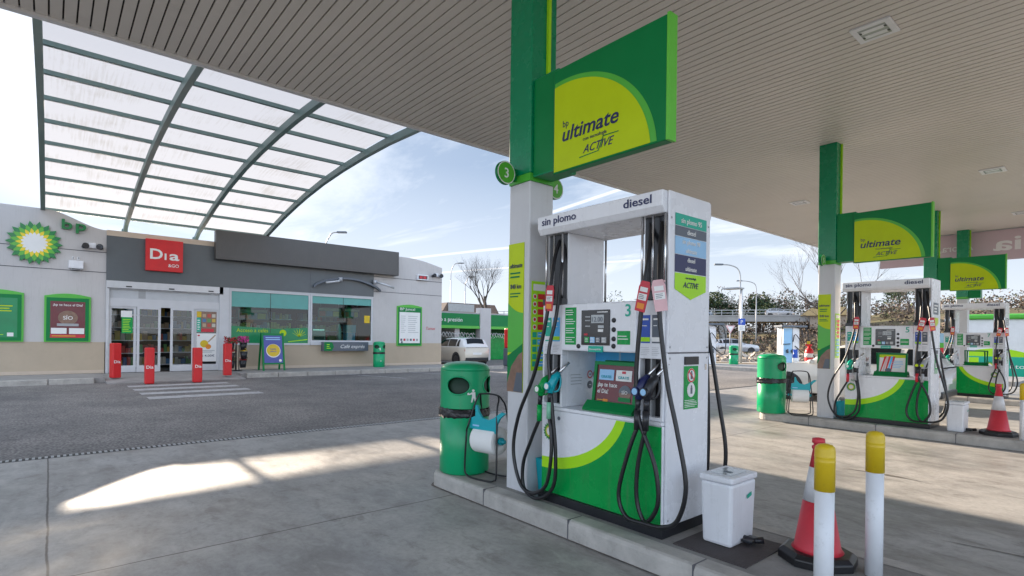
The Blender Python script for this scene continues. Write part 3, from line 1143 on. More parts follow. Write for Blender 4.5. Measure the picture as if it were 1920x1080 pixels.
def pump(num, X, Y, Z, label, mirror=False, ad='dark', side_full=True):
    P = thing("fuel_pump", label, "fuel pump", (X, Y, Z), group="fuel pumps on the islands")
    Lx, D = 1.15, 0.55
    m = MB()
    m.box(-0.012, -0.02, -0.005, Lx + 0.02, D + 0.02, 0.068, BLACKP)
    m.build("plinth", P)
    m = MB()
    m.box(0, 0.004, 0.069, Lx, D - 0.004, 0.735, WHITE)
    m.build("lower_cabinet", P, bevel=0.008)
    for side in (0, 1):
        F = fr_negy(0, 0.002, 0) if side == 0 else fr_posy(Lx, D - 0.002, 0)
        m = MB()
        a, b, cu = 0.006, Lx - 0.006, 0.072
        z1 = 0.73
        N = 20

        def curve(zc, rv, ru, n=N):
            t1 = math.acos((zc - z1) / rv)
            out = []
            for i in range(n + 1):
                t = t1 * i / n
                out.append((a + (ru / math.sin(t1)) * math.sin(t), zc - rv * math.cos(t)))
            return out
        up = curve(0.85, 0.50, 0.76)
        lo = curve(0.87, 0.61, 0.84)
        if mirror:
            up = [(Lx - u, v) for u, v in up]
            lo = [(Lx - u, v) for u, v in lo]
        A, B = (a, b) if not mirror else (b, a)
        m.poly(F, up + [(A, z1)], 0.002, WHITE)
        m.poly(F, lo + list(reversed(up)), 0.002, LIME)
        m.poly(F, [(A, cu), (B, cu), (B, z1)] + list(reversed(lo)), 0.002, GREEN)
        # small petal emblem and letters
        su = a + 0.09 if not mirror else b - 0.16
        sunflower(m, F, su, 0.56, 0.075, 0.004)
        m.text(F, "bp", su + 0.0, 0.66, 0.05, 0.004, SGREEN, 'l', 0.004, width=0.05)
        m.disc(F, su + 0.10, 0.675, 0.016, 0.004, SLATE, 14)
        m.build("front_panel" if side == 0 else "rear_panel", P)
    # side posts
    for (x0, x1, nm) in ((0.0, 0.22, 0), (0.945, Lx, 1)):
        m = MB()
        m.box(x0, 0.06, 0.765, x1, D - 0.06, 2.15, WHITE)
        for yy, sg in ((0.06, -1), (D - 0.06, 1)):
            ya, yb = (0.0, 0.06) if sg < 0 else (D - 0.06, D)
            m.box(x0, ya, 1.18, x1, yb, 1.575, WHITE)
            m.box(x0, ya, 0.765, x0 + 0.02, yb, 1.18, WHITE)
            m.box(x1 - 0.02, ya, 0.765, x1, yb, 1.18, WHITE)
            m.box(x0 + 0.02, ya, 0.765, x1 - 0.02, yb, 0.79, WHITE)
        m.build("post", P, bevel=0.004)
        for sg in (-1, 1):
            m = MB()
            F = fr_negy(x0, 0.0, 0) if sg < 0 else fr_posy(x1, D, 0)
            w = x1 - x0
            m.rect(F, 0.02, 0.79, w - 0.02, 1.18, -0.058, BLACKP)
            m.box(x0 + w / 2 - 0.006, 0.012 if sg < 0 else D - 0.058, 0.79, x0 + w / 2 + 0.006, 0.058 if sg < 0 else D - 0.012, 1.18, GREY)
            m.build("holster", P)
            m = MB()
            m.rect(F, 0.01, 1.60, w - 0.01, 2.148, -0.057, BLACKP)
            m.box(x0 + 0.005, -0.012 if sg < 0 else D - 0.05, 1.58, x1 - 0.0, 0.05 if sg < 0 else D + 0.012, 1.625, BLACKP)
            m.build("hose_bay", P)
            for u in (0.018, 0.105, 0.2):
                m = MB()
                yy = 0.012 if sg < 0 else D - 0.012
                m.tube([(x0 + u, yy, 1.626), (x0 + u, yy, 2.149)], 0.009, CHROME, 8)
                m.build("guide_rod", P)
        m = MB()
        F = fr_negy(x0, 0.0, 0)
        cs = ((0.03, 0.1, TEALG), (0.115, 0.195, SKYB)) if nm == 0 else ((0.025, 0.1, BLUE), (0.115, 0.18, SLATE))
        for u0, u1, mt in cs:
            m.rect(F, u0, 1.285, u1, 1.475, 0.002, mt)
            m.rect(F, u0, 1.295, u1, 1.325, 0.004, LIME if mt in (SKYB, BLUE) else PAPER)
            m.rect(F, u0 + 0.012, 1.44, u1 - 0.012, 1.452, 0.004, PAPER)
            m.rect(F, u0 + 0.012, 1.40, u1 - 0.025, 1.405, 0.004, PAPER)
            lines(m, F, u0, 1.2, u1, 1.26, 0.002, GREY, 5, 0.18)
        m.build("product_label", P)
    # header
    m = MB()
    prof = [(-0.03, 2.195), (0.0, 2.151), (D + 0.0, 2.151), (D + 0.03, 2.195), (D + 0.03, 2.30), (-0.03, 2.30)]
    M = fr_posx(-0.05, 0, 0)
    m.slab(M, prof, 0, Lx + 0.05, WHITE)
    m.build("header", P, bevel=0.008)
    m = MB()
    F = fr_negy(0, -0.031, 0)
    m.text(F, "sin plomo", 0.005, 2.222, 0.082, 0.001, NAVY, 'l', 0.014, width=0.375)
    m.build("header_lettering", P)
    m = MB()
    m.text(F, "diesel", 0.83, 2.222, 0.082, 0.001, NAVY, 'l', 0.014, width=0.235)
    m.build("header_lettering", P)
    m = MB()
    G = fr_posy(Lx, D + 0.031, 0)
    m.text(G, "sin plomo", 0.005, 2.222, 0.082, 0.001, NAVY, 'l', 0.014, width=0.375)
    m.build("header_lettering", P)
    # side panel (right)
    m = MB()
    m.box(Lx + 0.002, 0.022, 0.069, Lx + 0.02, D - 0.02, 1.217, WHITE)
    m.box(Lx + 0.002, 0.022, 1.225, Lx + 0.02, D - 0.02, 2.298, WHITE)
    m.box(Lx + 0.0015, 0.026, 1.21, Lx + 0.012, D - 0.024, 1.23, SEAM)
    m.build("side_panel", P, bevel=0.005)
    m = MB()
    for zz in (0.11, 1.185, 1.26, 2.12):
        for yy in (0.045, D - 0.045):
            m.lathe([(0.0, 0.0235), (0.006, 0.023), (0.008, 0.0205)], GREY, 10, Matrix.Translation((Lx, yy, zz)) @ Matrix.Rotation(R(90), 4, 'Y'))
    m.box(Lx + 0.0205, D - 0.075, 1.10, Lx + 0.024, D - 0.05, 1.14, CHROME)
    m.build("screw", P)
    m = MB()
    F = fr_posx(Lx + 0.021, 0, 0)
    u0, u1 = 0.085, 0.475
    if side_full:
        for v0, v1, mt, tx, tc in ((2.08, 2.16, TEALG, ["sin plomo 95"], PAPER), (2.01, 2.076, SLATE, ["diesel"], PAPER),
                                   (1.888, 2.006, PALEB, ["sin plomo 98", "ultimate"], PAPER), (1.765, 1.884, NAVY, ["diesel", "ultimate"], PAPER)):
            m.rect(F, u0, v0, u1, v1, 0.002, mt)
            for k, t in enumerate(tx):
                h = (v1 - v0) / len(tx)
                m.text(F, t, (u0 + u1) / 2, v1 - h * (k + 1) + h * 0.26, h * 0.72 if h < 0.07 else h * 0.62, 0.003, tc, 'c', 0.006, 0.2 if t == "ultimate" else 0)
        m.poly(F, [(u0, 1.65), ((u0 + u1) / 2, 1.585), (u1, 1.65), (u1, 1.76), (u0, 1.76)], 0.002, LIME)
        m.text(F, "con tecnología", (u0 + u1) / 2, 1.725, 0.022, 0.003, NAVY, 'c')
        m.text(F, "ACTIVE", (u0 + u1) / 2, 1.665, 0.055, 0.003, NAVY, 'c', 0.008, 0.35)
    else:
        m.rect(F, 0.12, 1.75, 0.40, 1.93, 0.002, SLATE)
        lines(m, F, 0.14, 1.77, 0.38, 1.91, 0.003, PAPER, 3, 0.5)
        m.poly(F, [(0.12, 1.62), (0.26, 1.56), (0.40, 1.62), (0.40, 1.70), (0.12, 1.70)], 0.002, LIMEY)
    m.build("fuel_list_sticker", P)
    m = MB()
    m.box(Lx + 0.0202, 0.215, 1.14, Lx + 0.03, 0.385, 1.195, BLACKP)
    m.build("hand_grip", P)
    m = MB()
    m.rect(F, 0.21, 0.835, 0.39, 1.13, 0.002, GREEN)
    for cv in (1.065, 0.965):
        m.disc(F, 0.30, cv, 0.05, 0.003, PAPER, 24)
        m.disc(F, 0.30, cv, 0.038, 0.005, PAPER, 20)
        m.disc(F, 0.30, cv, 0.048, 0.004, RED if cv > 1 else PAPER, 24)
        m.rect(F, 0.288, cv - 0.026, 0.312, cv + 0.016, 0.006, SLATE)
        m.disc(F, 0.30, cv + 0.024, 0.009, 0.006, SLATE, 10)
        if cv > 1:
            m.add([(0.262, cv + 0.03, 0.007), (0.268, cv + 0.036, 0.007), (0.338, cv - 0.03, 0.007), (0.332, cv - 0.036, 0.007)], [(0, 3, 2, 1)], RED, False, F)
    lines(m, F, 0.22, 0.845, 0.38, 0.9, 0.003, PAPER, 5, 0.35)
    m.build("warning_sticker", P)
    # computer head
    m = MB()
    m.box(0.221, -0.02, 1.215, 0.944, D + 0.02, 1.575, WHITE)
    m.build("computer_head", P, bevel=0.012)
    m = MB()
    F = fr_negy(0, -0.021, 0)
    m.slab(F, [(0.446, 1.262), (0.716, 1.262), (0.716, 1.522), (0.446, 1.522)], -0.004, 0.006, DKGLASS)
    m.rect(F, 0.545, 1.425, 0.665, 1.485, 0.008, LCD)
    m.text(F, "12.00", 0.655, 1.435, 0.05, 0.009, SLATE, 'r')
    m.rect(F, 0.61, 1.388, 0.665, 1.408, 0.008, LCD)
    m.rect(F, 0.61, 1.36, 0.66, 1.38, 0.008, PAPER)
    for v in (1.468, 1.44, 1.398):
        m.rect(F, 0.485, v, 0.535, v + 0.009, 0.008, GREY)
    m.rect(F, 0.475, 1.335, 0.51, 1.348, 0.008, REDL)
    for k, mt in enumerate((GREEN, PALEB, SLATE, GREY)):
        m.rect(F, 0.48 + k * 0.055, 1.28, 0.525 + k * 0.055, 1.322, 0.008, mt)
        lines(m, F, 0.484 + k * 0.055, 1.285, 0.52 + k * 0.055, 1.318, 0.009, PAPER, 3, 0.35)
    m.rect(F, 0.60, 1.502, 0.70, 1.508, 0.008, PAPER)
    m.build("display", P)
    m = MB()
    for v in (1.443, 1.376, 1.31):
        m.lathe([(0.0, 0.012), (0.014, 0.011), (0.018, 0.004), (0.018, 0)], BLACKP, 14, F @ Matrix.Translation((0.752, v, 0)))
    for u, v in ((0.752, 1.258), (0.415, 1.252)):
        m.lathe([(0.0, 0.012), (0.014, 0.011), (0.018, 0.004), (0.018, 0)], BLACKP, 14, F @ Matrix.Translation((u, v, 0)))
    m.build("button", P)
    m = MB()
    m.rect(F, 0.272, 1.262, 0.388, 1.548, 0.001, GREEN)
    for k in range(4):
        lines(m, F, 0.28, 1.275 + k * 0.07, 0.38, 1.325 + k * 0.07, 0.003, PAPER, 3, 0.3)
    m.build("price_sticker", P)
    m = MB()
    m.rect(F, 0.783, 1.271, 0.896, 1.367, 0.001, GREEN)
    lines(m, F, 0.79, 1.30, 0.89, 1.34, 0.003, PAPER, 2, 0.3)
    m.build("notice_sticker", P)
    m = MB()
    m.text(F, str(num), 0.875, 1.47, 0.12, 0.001, TEALG, 'c', 0.012)
    m.build("pump_number", P)
    m = MB()
    m.slab(F, [(0.522, 1.212), (0.656, 1.212), (0.656, 1.256), (0.522, 1.256)], 0.0005, 0.012, TEALG)
    m.text(F, "bienvenido", 0.589, 1.226, 0.022, 0.013, PAPER, 'c', width=0.11)
    m.build("welcome_tab", P)
    # counter
    m = MB()
    m.box(-0.004, -0.012, 0.737, Lx + 0.001, D + 0.012, 0.763, WHITE2)
    m.build("counter", P, bevel=0.005)
    # small round pictograms on the inner face of the left post
    m = MB()
    G = fr_posx(0.222, 0, 0)
    for i in range(2):
        for j in range(2):
            u, v = 0.33 + i * 0.075, 0.93 + j * 0.085
            m.disc(G, u, v, 0.033, 0.001, RED if j else SLATE, 18)
            m.disc(G, u, v, 0.024, 0.002, PAPER if j else SLATE, 16)
            m.rect(G, u - 0.012, v - 0.003, u + 0.012, v + 0.004, 0.003, SLATE if j else PAPER)
    lines(m, G, 0.10, 0.93, 0.26, 1.03, 0.001, GREY, 4, 0.2)
    m.build("pictogram", P)
    # advert holder on the counter
    for sd_ in (0, 1):
        T = Matrix.Translation((0.635, 0.12, 0.764)) if sd_ == 0 else Matrix.Translation((0.55, D - 0.12, 0.764)) @ Matrix.Rotation(PI, 4, 'Z')
        T2 = T @ Matrix.Rotation(R(-7), 4, 'X')
        m = MB()
        F = T2 @ fr_negy(0, 0, 0)
        w, h = 0.205, 0.375
        t = 0.026
        for (p0, p1, q0, q1) in ((-w, -w + t, 0.02, h), (w - t, w, 0.02, h), (-w + t, w - t, h - t, h), (-w + t, w - t, 0.02, 0.02 + t)):
            m.slab(F, [(p0, q0), (p1, q0), (p1, q1), (p0, q1)], -0.012, 0.012, SGREEN)
        m.box(-w - 0.03, -0.075, 0.0, w + 0.02, 0.06, 0.018, SGREEN, T)
        m.slab(T @ fr_posx(-w - 0.03, 0, 0), [(-0.075, 0.018), (-0.06, 0.018), (-0.01, 0.075), (-0.02, 0.075)], 0, 2 * w + 0.05, SGREEN)
        fo = m.build("advert_holder", P)
        if sd_ == 1:
            q = MB()
            if ad == 'dark':
                B = T2 @ fr_posy(0, 0.0, 0)
                q.slab(T2 @ fr_negy(), [(-w + t, 0.047), (w - t, 0.047), (w - t, h - t), (-w + t, h - t)], -0.004, 0.004, SKYB)
                for u in (-0.09, 0.02, 0.11):
                    q.rect(B, u, 0.05, u + 0.012, h - t - 0.002, 0.006, PALEB)
                q.box(-w - 0.02, 0.02, 0.22, w + 0.12, 0.035, 0.44, SKYB, T)
                for u in (-0.12, 0.06):
                    q.box(u, 0.0355, 0.221, u + 0.02, 0.037, 0.439, PALEB, T)
                    q.box(u, 0.0175, 0.221, u + 0.02, 0.0195, 0.439, PALEB, T)
                q.build("poster", fo)
            continue
        if ad == 'none':
            continue
        q = MB()
        q.slab(F, [(-w + t, 0.047), (w - t, 0.047), (w - t, h - t), (-w + t, h - t)], -0.004, 0.002, MAROON if ad == 'dark' else PAPER)
        if ad == 'dark':
            q.rect(F, -0.155, 0.235, -0.015, 0.315, 0.004, PALEB)
            q.rect(F, 0.005, 0.235, 0.15, 0.315, 0.004, PAPER)
            q.text(F, "GRATIS", -0.085, 0.25, 0.03, 0.006, TEAL, 'c', 0.003)
            q.text(F, "GRATIS", 0.078, 0.25, 0.03, 0.006, TEAL, 'c', 0.003)
            q.rect(F, 0.06, 0.29, 0.095, 0.308, 0.006, REDL)
            q.text(F, "¡bp te hace", -0.16, 0.185, 0.045, 0.004, PAPER, 'l', 0.012, width=0.185)
            q.text(F, "el Dia!", -0.16, 0.135, 0.045, 0.004, PAPER, 'l', 0.012, width=0.105)
            q.disc(F, 0.10, 0.15, 0.055, 0.004, BROWN, 24)
            q.poly(F, arc(0.10, 0.15, 0.055, 0.055, 0, PI, 16), 0.006, SLATE)
            q.text(F, "SÍO", 0.10, 0.14, 0.036, 0.008, PAPER, 'c', 0.008)
            q.rect(F, 0.045, 0.085, 0.155, 0.115, 0.006, SGREEN)
            q.rect(F, -0.1, 0.07, -0.055, 0.092, 0.004, ORANGE)
            lines(q, F, -0.16, 0.075, 0.0, 0.09, 0.003, YELL, 1, 0.3)
        else:
            q.rect(F, -w + t, 0.30, w - t, h - t, 0.003, LIMEY)
            for k in range(5):
                q.add([(-0.17 + k * 0.035, 0.05, 0.004), (-0.155 + k * 0.035, 0.05, 0.004), (-0.08 + k * 0.03, 0.32, 0.004), (-0.11 + k * 0.03, 0.32, 0.004)],
                      [(0, 1, 2, 3)], (RED, PINK, RED, SKYB, RED)[k], False, F)
            lines(q, F, 0.0, 0.13, 0.16, 0.26, 0.004, PALEB, 5, 0.4)
            q.disc(F, -0.05, 0.1, 0.045, 0.006, SLATE, 20, 0.03)
        q.build("poster", fo)
    # hoses and nozzles
    for pts, r in ((HA, 0.0148), (HB, 0.0148), (HR, 0.0148), (HS, 0.0148)):
        m = MB()
        m.tube(pts, r, BLACK, 10, spline=8)
        m.build("hose", P)
    if num == 3:
        cols = ((TEAL, pm("grip_mint", (0.20, 0.50, 0.33), 0.4), PAPER), (GREEN, GREEN, PAPER), (NAVY, BLACKP, PALEB), (BLACKP, BLACKP, PALEB))
    else:
        cols = ((WHITE2, GREY, PAPER), (TEALG, REDL, PAPER), (BLACKP, REDL, LIMEY), (GREY, GREY, LIMEY))
    nozzle(P, 0.185, -0.1, 0.69, *cols[0], label="teal nozzle" if num == 3 else None)
    nozzle(P, 0.075, -0.1, 0.66, *cols[1], label="dark green nozzle" if num == 3 else None)
    nozzle(P, 1.088, -0.1, 0.72, *cols[3])
    nozzle(P, 1.02, -0.1, 0.72, *cols[2], label="navy blue nozzle" if num == 3 else None)
    tag_label(P, 0.20, -0.125, 1.63, R(4), REDL)
    tag_label(P, 1.085, -0.14, 1.60, R(14), REDL)
    tag_label(P, 1.21, -0.14, 1.60, R(-8), PINK if num == 3 else REDL, R(50))
    # hoses of the far side
    m = MB()
    m.tube([(1.08, D - 0.05, 2.1), (1.09, D + 0.01, 1.8), (1.10, D + 0.035, 1.5), (1.125, D + 0.05, 1.0), (1.13, D + 0.06, 0.5), (1.10, D + 0.07, 0.22), (1.03, D + 0.08, 0.12), (0.97, D + 0.07, 0.25), (1.02, D + 0.06, 0.72)],
           0.0148, BLACK, 8, spline=6)
    m.build("rear_hose", P)
    m = MB()
    m.tube([(1.0, D - 0.05, 2.1), (1.06, D + 0.02, 1.75), (1.13, D + 0.06, 1.3), (1.19, D + 0.10, 0.85), (1.235, D + 0.12, 0.5), (1.20, D + 0.12, 0.22), (1.12, D + 0.11, 0.12), (1.06, D + 0.09, 0.3), (1.08, D + 0.07, 0.72)],
           0.0148, BLACK, 8, spline=6)
    m.build("rear_hose", P)
    nozzle_r = MB()
    nozzle_r.tube([(1.05, D + 0.1, 0.72), (1.05, D + 0.1, 0.9), (1.04, D + 0.03, 1.02)], [0.022, 0.03, 0.012], BLACKP, 10)
    nozzle_r.build("rear_nozzle", P)
    return P


def sunflower(m, F, cu, cv, r, n, petals=18):
    """the round many-petalled emblem: four interlocking rings of pointed petals"""
    for ring, (ro, ri, mt, off) in enumerate(((1.0, 0.62, LOGOG, 0.0), (0.86, 0.50, LOGOL, 0.5), (0.66, 0.40, LOGOY, 0.0), (0.48, 0.36, PAPER, 0.5))):
        pts = []
        for i in range(petals):
            a = 2 * PI * (i + off) / petals
            da = PI / petals
            pts.append((cu + r * ro * math.cos(a), cv + r * ro * math.sin(a)))
            pts.append((cu + r * (ro + ri) / 2 * math.cos(a + da * 0.72), cv + r * (ro + ri) / 2 * math.sin(a + da * 0.72)))
            pts.append((cu + r * ri * math.cos(a + da), cv + r * ri * math.sin(a + da)))
            pts.append((cu + r * (ro + ri) / 2 * math.cos(a + da * 1.28), cv + r * (ro + ri) / 2 * math.sin(a + da * 1.28)))
        m.poly(F, pts, n + ring * 0.001, mt)


# ================================================================== SHOP
SX = -21.8


def shop():
    S = thing("shop_building", "low white and cream petrol station shop with a dark grey fascia and glass front", "building", (0, 0, 0))
    F = fr_posx(SX, 0, 0)
    # walls -----------------------------------------------------------
    def pier(y0, y1, top, name):
        m = MB()
        m.slab(F, [(y0, 1.13), (y1, 1.13)] + top, -0.25, 0.0, SHOPW)
        for z in (3.36, 4.0):
            m.slab(F, [(y0, z - 0.012), (y1, z - 0.012), (y1, z + 0.012), (y0, z + 0.012)], 0.001, 0.004, SEAM)
        return m.build("wall", S)
    top = []
    for i in range(49):
        y = 1.38 - i * (5.2 / 48)
        t = max(0.0, min(1.0, (1.38 - y) / 1.5))
        z = 4.72 + 0.45 * t * t * (3 - 2 * t)  # arch raised above its measured height to narrow the sun patch on the concrete
        top.append((y, z))
    pier(-3.82, 1.38, top, "wall")
    left = MB()
    left.slab(F, [(-14, 1.13), (-3.83, 1.13), (-3.83, 4.72), (-14, 4.72)], -0.25, -0.002, SHOPW)
    left.build("wall", S)
    top = [(14.14, 4.68)] + [(14.14 - 2.95 * i / 16, 4.68 + 0.31 * math.sin(PI / 2 * min(1, i / 11)) ** 1.0) for i in range(1, 17)] + [(10.64, 4.99)]
    pier(10.64, 14.14, top, "wall")
    m = MB()
    m.box(SX - 9, 14.0, 0, SX - 0.25, 14.138, 4.66, SHOPW)
    m.box(SX - 9, -14, 0, SX - 8.9, 14.0, 4.6, SHOPW)
    m.build("rear_wall", S)
    m = MB()
    m.box(SX - 0.28, -14, 0.0, SX + 0.012, 1.36, 1.13, SHOPC)
    m.box(SX - 0.28, 4.8, 0.0, SX + 0.012, 14.14, 1.04, SHOPC)
    m.box(SX - 0.26, 10.62, 1.04, SX + 0.010, 14.14, 1.13, SHOPC)
    m.box(SX + 0.0125, -14, 0.14, SX + 0.03, 1.36, 0.24, SHOPB)
    m.box(SX + 0.0125, 4.8, 0.14, SX + 0.03, 14.14, 0.24, SHOPB)
    m.build("plinth_wall", S)
    # grey fascia with beige coping
    m = MB()
    m.box(SX - 0.25, 1.381, 3.12, SX + 0.05, 10.639, 4.56, GBAND)
    m.box(SX + 0.0505, 7.9, 3.13, SX + 0.0535, 7.92, 4.55, SEAM)
    m.build("fascia", S)
    m = MB()
    m.box(SX - 0.3, 1.381, 4.562, SX + 0.02, 10.639, 4.74, SHOPB)
    m.build("coping", S)
    m = MB()
    m.box(SX - 8.9, -14, 4.45, SX - 0.31, 14.0, 4.6, GREY)
    m.build("roof", S)
    # interior floor, ceiling, walls
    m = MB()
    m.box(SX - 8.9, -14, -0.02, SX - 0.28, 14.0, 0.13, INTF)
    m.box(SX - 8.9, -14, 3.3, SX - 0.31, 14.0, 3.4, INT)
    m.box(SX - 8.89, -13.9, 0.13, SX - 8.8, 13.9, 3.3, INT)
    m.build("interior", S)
    # entrance ---------------------------------------------------------
    m = MB()
    m.box(SX - 0.12, 1.381, 2.86, SX + 0.06, 4.78, 3.118, ALU)      # shutter box
    m.box(SX + 0.0605, 1.41, 2.87, SX + 0.063, 4.75, 2.89, BLACKP)
    for y in (1.9, 3.1, 4.3):
        m.box(SX + 0.0605, y, 2.93, SX + 0.075, y + 0.16, 2.97, BLACKP)
    m.box(SX - 0.12, 1.381, 0.13, SX + 0.06, 1.46, 2.859, ALU)
    m.box(SX - 0.12, 4.66, 0.13, SX + 0.06, 4.98, 3.118, WFRAME)
    m.box(SX - 0.06, 1.461, 2.30, SX + 0.02, 4.659, 2.56, WFRAME)
    m.build("entrance_frame", S)
    m = MB()
    m.rect(fr_posx(SX - 0.03, 0, 0), 1.46, 2.56, 4.66, 2.86, 0, FILMP)
    m.rect(fr_posx(SX - 0.03, 0, 0), 2.25, 2.58, 2.45, 2.84, 0.003, GREY)
    m.build("transom_pane", S)

    def leaf(y0, y1, dx, name, z1=2.30, f=0.075):
        d = MB()
        x0, x1 = SX - 0.05 + dx, SX - 0.01 + dx
        d.box(x0, y0, 0.14, x1, y0 + f, z1, WFRAME)
        d.box(x0, y1 - f, 0.14, x1, y1, z1, WFRAME)
        d.box(x0, y0 + f, 0.14, x1, y1 - f, 0.36, WFRAME)
        d.box(x0, y0 + f, z1 - 0.07, x1, y1 - f, z1, WFRAME)
        o = d.build(name, S)
        g = MB()
        g.rect(fr_posx((x0 + x1) / 2, 0, 0), y0 + f, 0.36, y1 - f, z1 - 0.07, 0, GLASSC)
        g.build("pane", o)
        return o
    p1 = leaf(1.46, 2.2, 0, "side_light")
    s = MB()
    G = fr_posx(SX - 0.015, 0, 0)
    s.rect(G, 1.8, 1.42, 2.1, 1.95, 0.002, GREEN)
    lines(s, G, 1.83, 1.46, 2.07, 1.9, 0.004, LIME, 8, 0.35)
    s.rect(G, 1.78, 1.95, 2.08, 2.16, 0.002, PAPER)
    s.build("sticker", p1)
    leaf(2.21, 2.88, 0.045, "sliding_door")
    leaf(3.16, 3.87, 0.045, "sliding_door")
    p2 = leaf(3.88, 4.66, 0, "side_light")
    s = MB()
    s.rect(G, 3.96, 0.45, 4.6, 1.45, 0.002, PAPER)
    s.rect(G, 3.99, 1.35, 4.06, 1.4, 0.004, REDL)
    s.disc(G, 4.2, 1.08, 0.13, 0.004, YELL, 20)
    s.disc(G, 4.33, 0.98, 0.09, 0.005, ORANGE, 20)
    s.add([(4.3, 1.15, 0.006), (4.34, 1.13, 0.006), (4.57, 1.38, 0.006), (4.55, 1.42, 0.006)], [(0, 1, 2, 3)], GOODS[0], False, G)
    s.text(G, "1 x 4,00€", 4.28, 0.62, 0.11, 0.004, NAVY, 'c', 0.004, width=0.5)
    lines(s, G, 4.0, 0.76, 4.56, 0.86, 0.004, GREY, 2, 0.4)
    s.rect(G, 4.1, 1.5, 4.6, 2.22, 0.002, BROWN)
    s.rect(G, 4.1, 1.5, 4.5, 1.62, 0.004, REDL)
    for k in range(9):
        s.rect(G, 4.14 + (k % 3) * 0.15, 1.68 + (k // 3) * 0.17, 4.25 + (k % 3) * 0.15, 1.8 + (k // 3) * 0.17, 0.004, GOODS[k % 6])
    s.rect(G, 3.96, 1.5, 4.09, 2.0, 0.002, TEALG)
    s.rect(G, 3.96, 2.02, 4.1, 2.22, 0.002, YELL)
    lines(s, G, 3.98, 1.55, 4.07, 1.95, 0.004, PAPER, 5, 0.4)
    s.build("sticker", p2)
    # windows ----------------------------------------------------------

    def window(y0, y1, z0, z1, mull, name="window"):
        w = MB()
        f = 0.07
        x0, x1 = SX - 0.06, SX + 0.03
        w.box(x0, y0, z0, x1, y0 + f, z1, WFRAME)
        w.box(x0, y1 - f, z0, x1, y1, z1, WFRAME)
        w.box(x0, y0 + f, z0, x1, y1 - f, z0 + f, WFRAME)
        w.box(x0, y0 + f, z1 - f, x1, y1 - f, z1, WFRAME)
        w.box(x0 + 0.02, mull, z1 - 0.62 if name == "service_window" else z0 + f, x1 - 0.04, mull + 0.02, z1 - f, BLACKP)
        o = w.build(name, S)
        g = MB()
        g.rect(fr_posx(SX - 0.02, 0, 0), y0 + f, z0 + f, y1 - f, z1 - f, 0, GLASSG)
        g.build("pane", o)
        return o
    w1 = window(4.99, 7.93, 1.04, 3.08, 6.42)
    b = MB()
    H = fr_posx(SX - 0.012, 0, 0)
    b.rect(H, 5.06, 2.45, 7.86, 3.01, 0, FILMT)
    b.poly(H, [(5.06, 1.11), (7.86, 1.11), (7.86, 1.72), (6.6, 1.66), (5.06, 1.74)], 0, FILMG)
    b.text(H, "Acceso a cafés", 5.25, 1.52, 0.2, 0.002, LIMEY, 'l', width=1.1)
    b.disc(H, 6.9, 1.5, 0.13, 0.002, LIMEY, 20)
    b.disc(H, 6.9, 1.5, 0.07, 0.004, LIME, 14)
    for k in range(7):
        a = k * 0.42 + 0.2
        b.add([(7.5, 1.36, 0.003), (7.5 + 0.03, 1.36, 0.003), (7.5 + 0.28 * math.cos(a) + 0.02, 1.42 + 0.24 * math.sin(a), 0.003), (7.5 + 0.28 * math.cos(a), 1.42 + 0.25 * math.sin(a), 0.003)],
              [(0, 1, 2, 3)], LIMEY, False, H)
    b.add([(7.1, 1.15, 0.003), (7.85, 1.24, 0.003), (7.85, 1.28, 0.003), (7.1, 1.18, 0.003)], [(0, 1, 2, 3)], LIME, False, H)
    b.build("window_film", w1)
    w2 = window(7.94, 10.62, 1.16, 3.08, 9.3, "service_window")
    b = MB()
    b.rect(H, 8.01, 2.72, 10.55, 3.01, 0, FILMT)
    b.rect(H, 10.25, 1.98, 10.5, 2.3, 0.001, YELL)
    b.build("window_film", w2)
    m = MB()
    m.box(SX - 0.06, 4.99, 3.081, SX + 0.04, 10.638, 3.119, WFRAME)
    m.box(SX - 0.06, 7.94, 1.041, SX + 0.06, 10.62, 1.158, WFRAME)
    m.build("window_sill", S)
    # things on the facade ----------------------------------------------
    m = MB()
    m.box(SX + 0.055, 4.46, 4.09, SX + 0.36, 11.67, 5.12, DSIGN)
    tag(m.build("blank_signboard", bevel=0.015), "long blank dark grey signboard projecting from the shop fascia", "sign")
    q = thing("shop_sign", "square red sign with white letters on the grey fascia above the doors", "sign", (SX + 0.05, 0, 0))
    m = MB()
    m.box(0.0, 2.41, 3.52, 0.16, 3.48, 4.58, RED)
    m.build("panel", q, bevel=0.01)
    m = MB()
    G = fr_posx(0.163, 0, 0)
    m.text(G, "D", 2.53, 3.92, 0.48, 0, PAPER, 'l', 0.02, width=0.36)
    m.text(G, "ı", 2.94, 3.92, 0.44, 0, PAPER, 'l', 0.02)
    m.text(G, "a", 3.08, 3.92, 0.44, 0, PAPER, 'l', 0.02, width=0.29)
    m.text(G, "&GO", 3.36, 3.68, 0.145, 0, PAPER, 'r', 0.012, width=0.31)
    m.build("lettering", q)
    m = MB()
    sunflower(m, fr_posx(SX + 0.07, 0, 0), -0.36, 4.10, 0.66, 0.0)
    pts = []
    for i in range(36):
        a = PI * i / 18
        rr = 0.64 if i % 2 == 0 else 0.5
        pts.append((-0.36 + rr * math.cos(a), 4.10 + rr * math.sin(a)))
    m.slab(fr_posx(SX + 0.006, 0, 0), pts, 0, 0.06, LOGOG)
    tag(m.build("petal_emblem"), "big round green, yellow and white petal emblem on the left shop wall", "emblem")
    m = MB()
    G = fr_posx(SX + 0.01, 0, 0)
    for ch, y in (("b", 0.26), ("p", 0.60)):
        m.text(G, ch, y, 4.62, 0.42, 0, LOGOG, 'l', 0.02, width=0.26, extrude=0.05)
    tag(m.build("wall_letters"), "two raised dark green letters at the top of the left shop wall", "letters")
